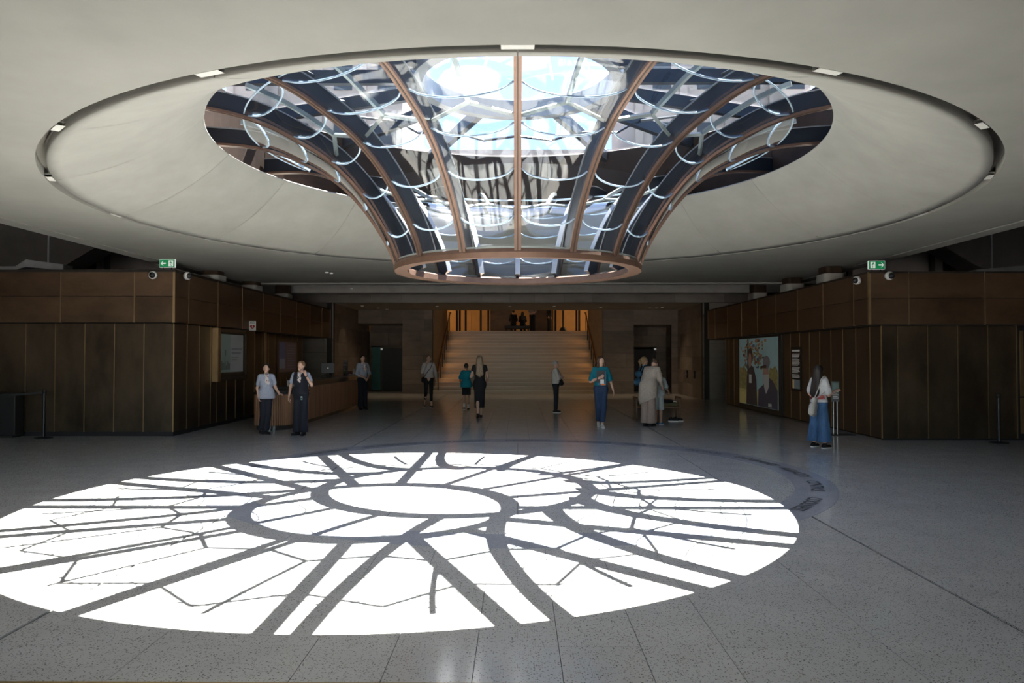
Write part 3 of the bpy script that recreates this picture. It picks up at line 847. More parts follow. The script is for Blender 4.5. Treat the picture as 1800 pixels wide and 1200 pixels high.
MB().box(XB + .3, XF + .035, 18.68, YE + .02, .93, 1.10, .012).build('high_top', M['black_stone'], desk)
MB().box(XF - .3, XF + .04, YE - .9, YE + .03, 1.10, 1.12, .004).build('counter_end', M['stone_grey'], desk)
sl = MB().box(-.021, .021, -.014, .014, 0, .715, .006)
slat_me = bpy.data.meshes.new('slat'); slat_me.from_pydata(sl.v, [], sl.f); slat_me.materials.append(M['wood'])
slat_hi = bpy.data.meshes.new('slat_tall'); slat_hi.from_pydata([(x, y, z * .83 / .715) for x, y, z in sl.v], [], sl.f); slat_hi.materials.append(M['wood'])
def slat(x, y, rot, me):
    o = bpy.data.objects.new('slat', me); o.location = (x, y, .105); o.rotation_euler = (0, 0, rot); link(o, desk)
for q in range(27):
    an = R(180 + 180 * q / 26); slat(cxd + CR * math.cos(an), YN + CR * math.sin(an), an + math.pi / 2, slat_me)
y = YN + .052
while y < 18.68:
    slat(XF, y, R(90), slat_me); slat(XB, y, R(90), slat_me); y += .052
y = 18.72
while y < YE:
    slat(XF, y, R(90), slat_hi); y += .06
# things on the desk
mo = thing('computer_monitor', 'black computer monitor seen from behind on the reception desk', 'monitor', (-5.72, 22.3, 1.10))
MB().box(-5.93, -5.52, 22.28, 22.32, 1.19, 1.50, .01).build('screen_back', M['black_gloss'], mo)
MB().box(-5.80, -5.64, 22.2, 22.4, 1.10, 1.115, .004).box(-5.74, -5.70, 22.30, 22.34, 1.11, 1.3).build('stand', M['black'], mo)
MB().box(-5.745, -5.705, 22.270, 22.279, 1.325, 1.36, .002).build('badge', M['silver'], mo)
ts = thing('desk_sign_tower', 'slim black stacked sign at the far end of the reception desk', 'sign', (-5.62, 24.1, 1.10))
for k in range(5):
    MB().box(-5.70, -5.54, 24.08, 24.12, 1.12 + .09 * k, 1.20 + .09 * k, .006).build('sign_blade', M['black_gloss'], ts)
MB().box(-5.63, -5.61, 24.09, 24.11, 1.1, 1.56).build('sign_pole', M['black'], ts)
pt = thing('potted_plant', 'tiny pale leafed plant in a dark pot on the reception desk', 'plant', (-5.42, 23.2, 1.10))
MB().lathe([(.0, 1.10), (.045, 1.10), (.06, 1.17), (.05, 1.17), (.0, 1.15)], -5.42, 23.2, 16).build('pot', M['black'], pt)
M['leaf'] = mat('variegated_leaf', (.22, .26, .12), .5, noise=40, amt=.5, rnd=.3)
for k in range(12):
    a = k * 2.4; l = .10 + .05 * random.random(); h = .05 + .11 * random.random()
    b0 = Vector((-5.42, 23.2, 1.16)); t = Vector((math.cos(a), math.sin(a), 0)); n = Vector((-math.sin(a), math.cos(a), 0))
    V = [b0, b0 + t * l * .5 + n * .022 + Vector((0, 0, h * .8)), b0 + t * l + Vector((0, 0, h)), b0 + t * l * .5 - n * .022 + Vector((0, 0, h * .8)), b0 + t * l * .5 + Vector((0, 0, h * .8 - .008))]
    mk('leaf', V, [(0, 1, 4), (1, 2, 4), (2, 3, 4), (3, 0, 4), (0, 3, 2, 1)], M['leaf'], pt)
cs = thing('card_holder', 'white upright card holder at the far desk end', 'card holder', (-5.36, 24.3, 1.12))
MB().box(-5.40, -5.36, 24.28, 24.32, 1.12, 1.30, .004).build('card', M['white'], cs)
MB().box(-5.43, -5.33, 24.25, 24.35, 1.12, 1.135, .004).build('base', M['white'], cs)
dcs = thing('desk_box', 'small dark red box standing on the desk edge beside the card holder', 'box', (-5.42, 23.95, 1.10))
M['darkred'] = mat('dark_red_card', (.09, .015, .014), .45, noise=8, amt=.2)
MB().box(-5.5, -5.36, 23.9, 24.0, 1.12, 1.22, .006).build('carton', M['darkred'], dcs)

# ------------------------------------------------------------------ wall displays
def quad_x(name, x, y0, y1, z0, z1, m, parent, face=1):
    a, b = sorted((x, x + face * .004)); return bx(name, a, b, min(y0, y1), max(y0, y1), z0, z1, m, parent)
def em(name, col, e, **k): return mat(name, col, .3, 0, noise=k.get('noise', 1.5), amt=k.get('amt', .1), emit=e)
ld_ = thing('wall_display', 'wall screen in a bronze frame with a pale welcome slide beside the left block corner', 'screen', (-7.3, 18.8, 1.2))
M['slide'] = em('slide_grey', (.20, .22, .23), .12); M['slide_green'] = em('slide_green', (.13, .19, .175), .12); M['slide_dark'] = em('slide_print', (.05, .07, .06), .1); M['slide_text'] = em('slide_text', (.10, .11, .12), .15)
MB().box(-7.37, -7.20, 17.72, 17.90, 1.08, 2.39, .01).build('frame_side', M['brass_edge'], ld_)
MB().box(-7.37, -7.24, 19.70, 19.82, 1.08, 2.39, .01).build('frame_side', M['bronze'], ld_)
MB().box(-7.37, -7.24, 17.9, 19.70, 2.29, 2.39, .01).build('frame_top', M['bronze'], ld_)
MB().box(-7.37, -7.24, 17.9, 19.70, 1.10, 1.22, .01).build('frame_bottom', M['black'], ld_)
sc_ = bx('screen', -7.36, -7.30, 17.9, 19.7, 1.22, 2.29, M['black_gloss'], ld_)
quad_x('slide_field', -7.295, 18.02, 19.58, 1.30, 2.25, M['slide'], ld_)
quad_x('slide_band', -7.289, 18.02, 18.70, 1.30, 2.25, M['slide_green'], ld_)
quad_x('slide_statue', -7.284, 18.34, 18.40, 1.72, 1.86, M['slide_dark'], ld_)
for k in range(9):
    a = 18.06 + .07 * k; quad_x('slide_figure', -7.284, a, a + .045, 1.36, 1.46 + .13 * abs(math.sin(k * 1.9)), M['slide_dark'], ld_)
for z, l in ((1.86, .7), (1.76, .62), (1.66, .48), (1.60, .36)):
    quad_x('slide_text', -7.284, 18.78, 18.78 + l, z, z + (.05 if z > 1.7 else .022), M['slide_text'], ld_)
s2 = thing('poster_display', 'dim framed poster with a faint glow in its colours on the dark wall behind the reception desk', 'poster', (-7.75, 24.8, 1.2))
M['poster_red'] = em('poster_red', (.10, .06, .05), .10); M['poster_blue'] = em('poster_blue', (.05, .055, .10), .14); M['poster_pale'] = em('poster_pale', (.14, .14, .17), .12)  # poster colours carry a faint glow of their own
bx('frame', -7.78, -7.72, 23.7, 25.9, 1.0, 2.25, M['bronze'], s2)
quad_x('poster_field', -7.715, 23.85, 25.75, 1.18, 2.16, M['poster_red'], s2)
quad_x('poster_band', -7.71, 23.85, 24.5, 1.5, 2.16, M['poster_blue'], s2)
quad_x('poster_patch', -7.706, 23.9, 24.45, 1.3, 1.62, M['poster_pale'], s2)
for k in range(10):
    quad_x('poster_line', -7.706, 24.65, 25.6 - .1 * (k % 3), 2.05 - .085 * k, 2.07 - .085 * k, M['poster_pale'], s2)

rd = thing('portrait_display', 'large glowing wall screen showing two people before a blossoming tree', 'screen', (7.4, 22.8, .1))
bx('frame', 7.36, 7.45, 20.75, 24.75, .02, 2.32, M['black'], rd)
def E(n, c, e=.13, **k): return em('photo_' + n, c, e, **k)
ps = dict(sky=E('sky', (.20, .33, .34)), grass=E('grass', (.42, .35, .13), noise=6), coat=E('coat', (.020, .020, .026)), skin=E('skin', (.24, .14, .105)), hair=E('hair', (.018, .014, .012)),
          leaf1=E('leaf_rust', (.26, .13, .06), noise=9, amt=.5), leaf2=E('leaf_olive', (.17, .15, .05), noise=9, amt=.5), trunk=E('trunk', (.06, .04, .035)), beard=E('beard', (.30, .30, .29)), cap=E('cap', (.12, .12, .14)), pale=E('pale', (.40, .42, .38)), jacket=E('jacket', (.028, .032, .055)), teal=E('teal', (.04, .09, .13)))
def blob(name, cy, cz, ry, rz, m, layer, n=18, jag=0):
    x = 7.352 - .0012 * layer
    P = []
    for k in range(n):
        a = 2 * math.pi * k / n; j = 1 + jag * math.sin(k * 2.7) * .5
        P.append((cy + ry * math.cos(a) * j, cz + rz * math.sin(a) * j))
    P = [(min(max(p, 20.97), 24.58), min(max(q, .19), 2.24)) for p, q in P]
    V = [(x, p, q) for p, q in P]
    return mk(name, V, [tuple(range(n))], m, rd)
def shape(name, P, m, layer):
    x = 7.352 - .0012 * layer
    return mk(name, [(x, p, q) for p, q in P], [tuple(range(len(P)))], m, rd)
bx('screen', 7.352, 7.36, 20.95, 24.6, .17, 2.26, ps['sky'], rd)
shape('photo_grass', [(24.59, .18), (22.2, .18), (22.2, .62), (24.59, .66)], ps['grass'], 1)
blob('photo_bush', 24.2, .95, .55, .42, ps['leaf2'], 1, jag=.2)
blob('photo_bush', 21.3, .9, .6, .5, ps['leaf2'], 1, jag=.2)
shape('photo_trunk', [(23.75, .3), (23.5, .3), (23.6, 2.24), (23.75, 2.24)], ps['trunk'], 2)
rg = random.Random(4)
for k in range(150):
    cy, cz = rg.gauss(23.1, .62), rg.gauss(1.75, .34)
    if 22.0 < cy < 24.4 and 1.0 < cz < 2.2 and abs(cy - 22.0) > .0:
        blob('photo_leaf', cy, cz, rg.uniform(.05, .14), rg.uniform(.02, .06), rg.choice([ps['leaf1'], ps['leaf2'], ps['leaf1'], ps['trunk'], ps['teal']]), 3, 8, .4)
blob('photo_hair', 23.43, 1.70, .25, .26, ps['hair'], 4)
shape('photo_coat', [(23.85, .18), (22.75, .18), (22.85, 1.0), (23.1, 1.35), (23.35, 1.42), (23.6, 1.3), (23.8, 1.0)], ps['coat'], 5)
blob('photo_face', 23.46, 1.58, .16, .23, ps['skin'], 6)
shape('photo_badge', [(23.55, .86), (23.3, .86), (23.3, 1.13), (23.55, 1.13)], ps['pale'], 7)
shape('photo_jacket', [(22.7, .18), (20.97, .18), (20.97, .72), (21.4, 1.0), (21.75, 1.1), (22.2, .85), (22.65, .7)], ps['jacket'], 6)
blob('photo_face', 21.98, 1.22, .26, .30, ps['skin'], 7)
shape('photo_beard', [(22.2, 1.15), (21.68, 1.18), (21.7, .8), (21.95, .58), (22.1, .75)], ps['beard'], 8)
blob('photo_cap', 21.9, 1.52, .32, .20, ps['cap'], 8)
shape('photo_cap_peak', [(22.45, 1.40), (21.9, 1.45), (21.9, 1.36), (22.4, 1.33)], ps['hair'], 9)
for k in range(3):
    shape('photo_ribbon', [(21.75 - .1 * k, .22), (21.68 - .1 * k, .22), (21.68 - .1 * k, .32), (21.75 - .1 * k, .32)], ps['pale'], 9)
tx = thing('wall_text_panel', 'white printed text column with a small picture, both given a faint glow, on the dark wall beside the portrait screen', 'wall text', (7.39, 19.7, .8))
M['print'] = em('glowing_white_print', (.55, .55, .53), .12)  # print is no lamp; a faint glow is put into its colour
bx('panel_board', 7.392, 7.40, 19.35, 20.08, .78, 1.95, M['bronze_core'], tx)
z = 1.87
bx('text_heading', 7.386, 7.391, 19.45, 19.98, z - .045, z, M['print'], tx); z -= .10
for k in range(20):
    if k in (4, 9, 14): z -= .025
    if z < 1.13: break
    bx('text_line', 7.386, 7.391, 19.45 + (.12 if k in (3, 8, 13, 18) else .02 * (k % 3)), 19.98, z - .018, z, M['print'], tx); z -= .034
bx('picture', 7.386, 7.391, 19.45, 19.98, .84, 1.08, E('tile', (.10, .13, .14), .2), tx)  # picture colours are given a faint glow too
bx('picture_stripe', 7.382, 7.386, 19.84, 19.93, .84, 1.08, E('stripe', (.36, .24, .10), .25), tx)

# ------------------------------------------------------------------ signs, cameras, stanchions, stand
def exit_sign(x0, y, z0, arrow_left, lab):
    w, h = .335, .175
    s = thing('exit_sign', lab, 'exit sign', (x0 + w / 2, y, z0), group='green exit signs')
    MB().box(x0, x0 + w, y, y + .05, z0, z0 + h, .004).build('housing', M['sign_white'], s)
    bx('sign_face', x0 + .008, x0 + w - .008, y - .004, y + .002, z0 + .008, z0 + h - .008, M['sign_green'], s)
    def poly(name, P, ox, m, yy):
        mk(name, [(ox + p, yy, z0 + q) for p, q in P], [tuple(range(len(P)))], m, s)
    ax = x0 + (.03 if arrow_left else .20); sg = 1 if arrow_left else -1
    A = [(0, .088), (.045, .138), (.062, .138), (.032, .102), (.11, .102), (.11, .074), (.032, .074), (.062, .038), (.045, .038)]
    if not arrow_left: A = [(.11 - p, q) for p, q in A]
    poly('arrow', A, ax, M['sign_white'], y - .006)
    dx = x0 + (.20 if arrow_left else .035)
    poly('doorway', [(0, .025), (.10, .025), (.10, .15), (0, .15)], dx, M['sign_white'], y - .006)
    man = [(.030, .03), (.046, .03), (.055, .06), (.045, .08), (.060, .105), (.078, .095), (.084, .103), (.062, .122), (.040, .118), (.022, .10), (.029, .094), (.042, .103), (.036, .08), (.043, .062)]
    if arrow_left: man = [(.10 - p, q) for p, q in man]
    poly('running_figure', man, dx, M['sign_green'], y - .008)
    hx = .058 if not arrow_left else .042
    poly('figure_head', [(hx + .011 * math.cos(a * .785), .134 + .011 * math.sin(a * .785)) for a in range(8)], dx, M['sign_green'], y - .008)
    MB().tube([(x0 + .08, y + .025, z0 - .06), (x0 + .08, y + .025, z0 + .01)], .008, 6).tube([(x0 + w - .08, y + .025, z0 - .06), (x0 + w - .08, y + .025, z0 + .01)], .008, 6).build('feet', M['black'], s)
exit_sign(-7.69, 15.78, 3.605, True, 'green exit sign with white arrow pointing left on top of the left block')
exit_sign(7.145, 15.08, 3.47, False, 'green exit sign with white arrow pointing right on top of the right block')

def dome_camera(loc, d, lab):
    c = thing('dome_camera', lab, 'security camera', loc, group='white dome cameras'); c['_local'] = 1
    rot = Vector(d).to_track_quat('Z', 'Y').to_euler()
    c.rotation_euler = rot
    MB().lathe([(.0, 0), (.045, 0), (.045, .05), (.075, .06), (.085, .08), (.085, .13), (.075, .145), (.06, .148)], 0, 0, 28).build('camera_body', M['white'], c, True)
    MB().lathe([(.062, .14), (.06, .17), (.045, .20), (.02, .215), (.0, .218)], 0, 0, 24).build('dome', M['black_gloss'], c, True)
    del c['_local']
dome_camera((-7.76, 15.715, 3.44), (.15, -1, -.15), 'white dome camera on the front of the left block, below the exit sign')
dome_camera((-7.325, 16.15, 3.47), (1, -.45, -.1), 'white dome camera on the side of the left block, just past the corner')
dome_camera((7.46, 15.015, 3.33), (.25, -1, -.1), 'white dome camera on the front of the right block, below the exit sign')
dome_camera((7.115, 15.38, 3.28), (-1, -.5, -.1), 'white dome camera on the side of the right block, just past the corner')

ae = thing('aed_sign', 'small white projecting AED sign with a red heart on the left fascia', 'sign', (-7.2, 20.1, 2.5))
bx('sign_plate', -7.325, -7.14, 20.10, 20.12, 2.40, 2.66, M['white'], ae)
M['red'] = mat('sign_red', (.42, .012, .016), .45, noise=8, amt=.08)
V, Fc = text_mesh('AED', .075)
mk('lettering', [(-7.232 + x, 20.094, 2.61 + y) for x, y, z in V], Fc, M['lettering'], ae)
hp = []
for k in range(28):
    t = 2 * math.pi * k / 28
    hp.append((-7.232 + .0042 * 16 * math.sin(t) ** 3, 20.094, 2.50 + .0042 * (13 * math.cos(t) - 5 * math.cos(2 * t) - 2 * math.cos(3 * t) - math.cos(4 * t))))
mk('heart', hp, [tuple(range(28))], M['red'], ae)
mk('bolt', [(-7.232 + a, 20.090, 2.50 + b) for a, b in ((.006, .04), (-.02, -.005), (-.002, -.002), (-.008, -.045), (.02, .008), (.003, .006))], [(0, 1, 2, 3, 4, 5)], M['white'], ae)

def stanchion(x, y, h, lab):
    s = thing('stanchion', lab, 'stanchion', (x, y, 0), group='black queue posts')
    MB().lathe([(.0, 0), (.18, 0), (.18, .012), (.165, .025), (.05, .038), (.0, .04)], x, y, 32).build('base', M['black'], s, True)
    MB().lathe([(.032, .035), (.032, h - .09)], x, y, 20).build('pole', M['black_gloss'], s, True)
    MB().lathe([(.0, h), (.036, h - .002), (.038, h - .02), (.038, h - .09), (.0, h - .095)], x, y, 20).build('belt_head', M['black'], s, True)
stanchion(-9.83, 15.3, 1.02, 'black queue post with an outstretched belt before the left block')
stanchion(9.43, 14.6, .97, 'black queue post standing alone before the right block')
stanchion(-11.55, 15.15, 1.0, 'black queue post at the left picture edge behind the bin')
bt = mk('queue_belt', [(-9.865 - 1.65 * t, 15.3 - .15 * t - .004 * e, .97 - .05 * math.sin(math.pi * t) - .045 * f) for t in [i / 12 for i in range(13)] for e in (0, 1) for f in (0, 1)],
        [(i * 4 + a, i * 4 + b, i * 4 + 4 + b, i * 4 + 4 + a) for i in range(12) for a, b in ((0, 1), (1, 3), (3, 2), (2, 0))], M['black'])
tag(bt, 'black webbing belt stretched between two posts on the left', 'belt')
bn = thing('litter_bin', 'tall black litter bin at the left picture edge', 'bin', (-10.75, 15.5, 0))
MB().box(-11.15, -10.50, 15.38, 15.68, .04, .90, .02).build('bin_body', M['black'], bn)
MB().box(-11.17, -10.48, 15.37, 15.69, .90, .93, .008).build('bin_lid', M['black_gloss'], bn)
MB().box(-11.10, -10.55, 15.40, 15.66, 0, .045).build('bin_base', M['black'], bn)

sg = thing('sign_stand', 'grey notice panel on a slim two-legged floor stand beside the woman in jeans', 'sign stand', (6.87, 16.1, 0))
MB().box(6.70, 7.25, 15.95, 16.25, 0, .015, .005).build('base_plate', M['black'], sg)
for x in (6.84, 6.92):
    MB().tube([(x, 16.1, .015), (x, 16.1, 1.0)], .011, 8).build('leg', M['silver'], sg)
M['notice'] = mat('notice_grey', (.13, .15, .16), .4, noise=3, amt=.2)
n0 = MB().box(6.79, 6.955, 16.06, 16.09, .72, 1.16, .006).build('notice_panel', M['notice'], sg)
bx('notice_picture', 6.805, 6.94, 16.054, 16.059, .98, 1.12, M['slide_green'], sg)  # notice picture and lines glow faintly through these shared materials
for k in range(5): bx('notice_line', 6.81, 6.93 - .02 * (k % 2), 16.054, 16.059, .93 - .035 * k, .945 - .035 * k, M['print'], sg)

be = thing('bench', 'low timber framed bench with olive cushion at the right of the hall', 'bench', (3.85, 19.8, 0))
for x in (3.14, 4.28):
    MB().box(x - .025, x + .025, 19.55, 19.60, 0, .62, .006).box(x - .025, x + .025, 20.05, 20.10, 0, .62, .006).box(x - .025, x + .025, 19.55, 20.10, .58, .63, .006).box(x - .025, x + .025, 19.55, 20.10, .02, .06, .006).build('end_frame', M['bench_wood'], be)
MB().box(3.14, 4.28, 19.56, 20.09, .34, .38, .006).build('seat_rail', M['bench_wood'], be)
MB().box(3.18, 4.24, 19.57, 20.08, .38, .47, .025).build('cushion', M['olive'], be)
bg_ = thing('shoulder_bag', 'flat black bag with pale trim lying on the bench', 'bag', (3.95, 19.8, .47))
MB().add([(3.62, 19.62, .475), (4.2, 19.62, .475), (4.22, 19.98, .475), (3.6, 19.98, .475), (3.68, 19.66, .56), (4.12, 19.68, .53), (4.14, 19.92, .53), (3.66, 19.92, .58)], [(3, 2, 1, 0), (4, 5, 6, 7), (0, 1, 5, 4), (1, 2, 6, 5), (2, 3, 7, 6), (3, 0, 4, 7)]).build('bag_body', M['black'], bg_)
MB().tube([(4.12, 19.64, .50), (4.2, 19.66, .49), (4.215, 19.8, .49), (4.2, 19.95, .49)], .012, 6).build('trim', M['white'], bg_)
# ------------------------------------------------------------------ people: distance-field figures meshed with surface nets
def v3(*a): return np.array(a, dtype=float)

class Field:
    def __init__(s): s.prims = []; s.cuts = []; s.subs = []
    def cap(s, a, b, ra, rb=None, k=.02, flat=None):
        s.prims.append(('c', np.array(a, float), np.array(b, float), ra, ra if rb is None else rb, k, flat)); return s
    def ell(s, c, r, k=.02, rot=None):
        s.prims.append(('e', np.array(c, float), np.array(r, float), k, rot)); return s
    def cut(s, p, n): s.cuts.append((np.array(p, float), np.array(n, float) / np.linalg.norm(n))); return s
    def sub(s, a, b, ra, rb, k=.01): s.subs.append((np.array(a, float), np.array(b, float), ra, rb, k)); return s

def d_cap(P, a, b, ra, rb, flat=None):
    if flat is not None:
        f, fac = flat; f = np.array(f, float); f /= np.linalg.norm(f)
        m = (a + b) / 2
        P = P + ((P - m) @ f)[..., None] * f * (1 / fac - 1)
        a = a + ((a - m) @ f) * f * (1 / fac - 1); b = b + ((b - m) @ f) * f * (1 / fac - 1)
    ab = b - a; L2 = max(ab @ ab, 1e-9)
    t = np.clip(((P - a) @ ab) / L2, 0, 1)
    d = np.linalg.norm(P - a - t[..., None] * ab, axis=-1) - (ra + (rb - ra) * t)
    return d * (flat[1] if flat is not None and flat[1] < 1 else 1) if flat is not None else d

def d_ell(P, c, r, rot):
    Q = P - c
    if rot is not None: Q = Q @ rot
    k0 = np.linalg.norm(Q / r, axis=-1); k1 = np.linalg.norm(Q / (r * r), axis=-1)
    return k0 * (k0 - 1) / np.maximum(k1, 1e-6)

def nets(F, h):
    lo = np.full(3, 1e9); hi = -lo
    for p in F.prims:
        if p[0] == 'c':
            r = max(p[3], p[4]) + .01; A = np.minimum(p[1], p[2]) - r; B = np.maximum(p[1], p[2]) + r
        else:
            A = p[1] - max(p[2]); B = p[1] + max(p[2])
        lo = np.minimum(lo, A); hi = np.maximum(hi, B)
    lo -= 3 * h; hi += 3 * h
    n = np.ceil((hi - lo) / h).astype(int) + 1
    ax = [lo[i] + h * np.arange(n[i]) for i in range(3)]
    D = np.full(tuple(n), .3, dtype=float)
    for p in F.prims:
        if p[0] == 'c':
            k = p[5]; r = max(p[3], p[4]); A = np.minimum(p[1], p[2]) - r; B = np.maximum(p[1], p[2]) + r
        else:
            k = p[3]; A = p[1] - max(p[2]); B = p[1] + max(p[2])
        m = k + 3 * h
        i0 = np.maximum(np.floor((A - m - lo) / h).astype(int), 0); i1 = np.minimum(np.ceil((B + m - lo) / h).astype(int) + 1, n)
        sl = tuple(slice(i0[q], i1[q]) for q in range(3))
        G = np.stack(np.meshgrid(*[ax[q][sl[q]] for q in range(3)], indexing='ij'), -1)
        d = d_cap(G, *p[1:5], p[6]) if p[0] == 'c' else d_ell(G, p[1], p[2], p[4])
        o = D[sl]
        hh = np.maximum(k - np.abs(o - d), 0) / k
        D[sl] = np.minimum(o, d) - hh * hh * k * .25
    if F.cuts or F.subs:
        G = np.stack(np.meshgrid(*ax, indexing='ij'), -1)
        for (c, nn) in F.cuts: D = np.maximum(D, (G - c) @ nn)
        for (a, b, ra, rb, k) in F.subs:
            d = -d_cap(G, a, b, ra, rb); hh = np.maximum(k - np.abs(D - d), 0) / k
            D = np.maximum(D, d) + hh * hh * k * .25
    S = D < 0
    c = [S[i:n[0] - 1 + i, j:n[1] - 1 + j, l:n[2] - 1 + l] for i in (0, 1) for j in (0, 1) for l in (0, 1)]
    cnt = sum(q.astype(np.int8) for q in c)
    act = (cnt > 0) & (cnt < 8)
    idx = -np.ones(act.shape, int); C = np.argwhere(act); idx[act] = np.arange(len(C))
    acc = np.zeros((len(C), 3)); num = np.zeros(len(C))
    corner = [(i, j, l) for i in (0, 1) for j in (0, 1) for l in (0, 1)]
    for a in range(8):
        for b in range(a + 1, 8):
            if sum(abs(corner[a][q] - corner[b][q]) for q in range(3)) != 1: continue
            da = D[C[:, 0] + corner[a][0], C[:, 1] + corner[a][1], C[:, 2] + corner[a][2]]
            db = D[C[:, 0] + corner[b][0], C[:, 1] + corner[b][1], C[:, 2] + corner[b][2]]
            m = (da < 0) != (db < 0)
            t = np.where(m, da / np.where(da == db, 1, da - db), 0)
            pt = np.array(corner[a], float) + t[:, None] * (np.array(corner[b], float) - np.array(corner[a], float))
            acc[m] += pt[m]; num[m] += 1
    V = lo + h * (C + acc / num[:, None])
    faces = []
    for axn in range(3):
        o = [q for q in range(3) if q != axn]
        s0 = [slice(1, n[q] - 1) for q in range(3)]; s0[axn] = slice(0, n[axn] - 1)
        s1 = list(s0); s1[axn] = slice(1, n[axn])
        a, b = S[tuple(s0)], S[tuple(s1)]
        E = np.argwhere(a != b); base = np.array([1, 1, 1]); base[axn] = 0
        E0 = E + base; inside = a[tuple(E.T)]
        du = np.zeros(3, int); du[o[0]] = 1; dv = np.zeros(3, int); dv[o[1]] = 1
        q = [idx[tuple((E0 - x).T)] for x in (du + dv, dv, 0 * du, du)]
        Q = np.stack(q, 1); flip = inside if axn != 1 else ~inside
        Q[~flip] = Q[~flip][:, ::-1]
        faces.append(Q)
    Fq = np.concatenate(faces)
    Fq = Fq[(Fq >= 0).all(1)]
    return V, Fq

def net_obj(name, F, h, m, parent, scale=1.0):
    V, Q = nets(F, h)
    me = bpy.data.meshes.new(name)
    me.vertices.add(len(V)); me.vertices.foreach_set('co', (V * scale).ravel())
    me.loops.add(Q.size); me.loops.foreach_set('vertex_index', Q.ravel())
    me.polygons.add(len(Q)); me.polygons.foreach_set('loop_start', np.arange(0, Q.size, 4)); me.polygons.foreach_set('loop_total', np.full(len(Q), 4))
    me.polygons.foreach_set('use_smooth', np.ones(len(Q), bool))
    me.materials.append(m); me.update(calc_edges=True); me.validate()
    return link(bpy.data.objects.new(name, me), parent)

def rot_x(a):
    c, s = math.cos(a), math.sin(a); return np.array([[1, 0, 0], [0, c, -s], [0, s, c]])
def rot_z(a):
    c, s = math.cos(a), math.sin(a); return np.array([[c, -s, 0], [s, c, 0], [0, 0, 1]])

def cloth(name, col, rough=.85, **k): return mat('cloth_' + name, col, rough, noise=k.get('noise', 25), amt=k.get('amt', .12), bump=k.get('bump', .15))
SKIN = mat('skin', (.62, .39, .29), .55, noise=12, amt=.08)
SKIN2 = mat('skin_tan', (.48, .28, .19), .55, noise=12, amt=.08)
EYE = mat('eye_dark', (.03, .02, .018), .3, noise=20, amt=.1)
LIP = mat('lip', (.38, .13, .11), .5, noise=20, amt=.1)

REST = dict(R=dict(el=(-.225, .02, 1.12), wr=(-.225, -.04, .88), hd=(.02, -.12, -1), pn=(1, 0, 0)), L=dict(el=(.225, .02, 1.12), wr=(.225, -.04, .88), hd=(-.02, -.12, -1), pn=(-1, 0, 0)))
STAND = dict(R=dict(kn=(-.09, -.01, .49), an=(-.09, .01, .08), toe=(-.15, -1, 0)), L=dict(kn=(.09, -.01, .49), an=(.09, .01, .08), toe=(.15, -1, 0)))

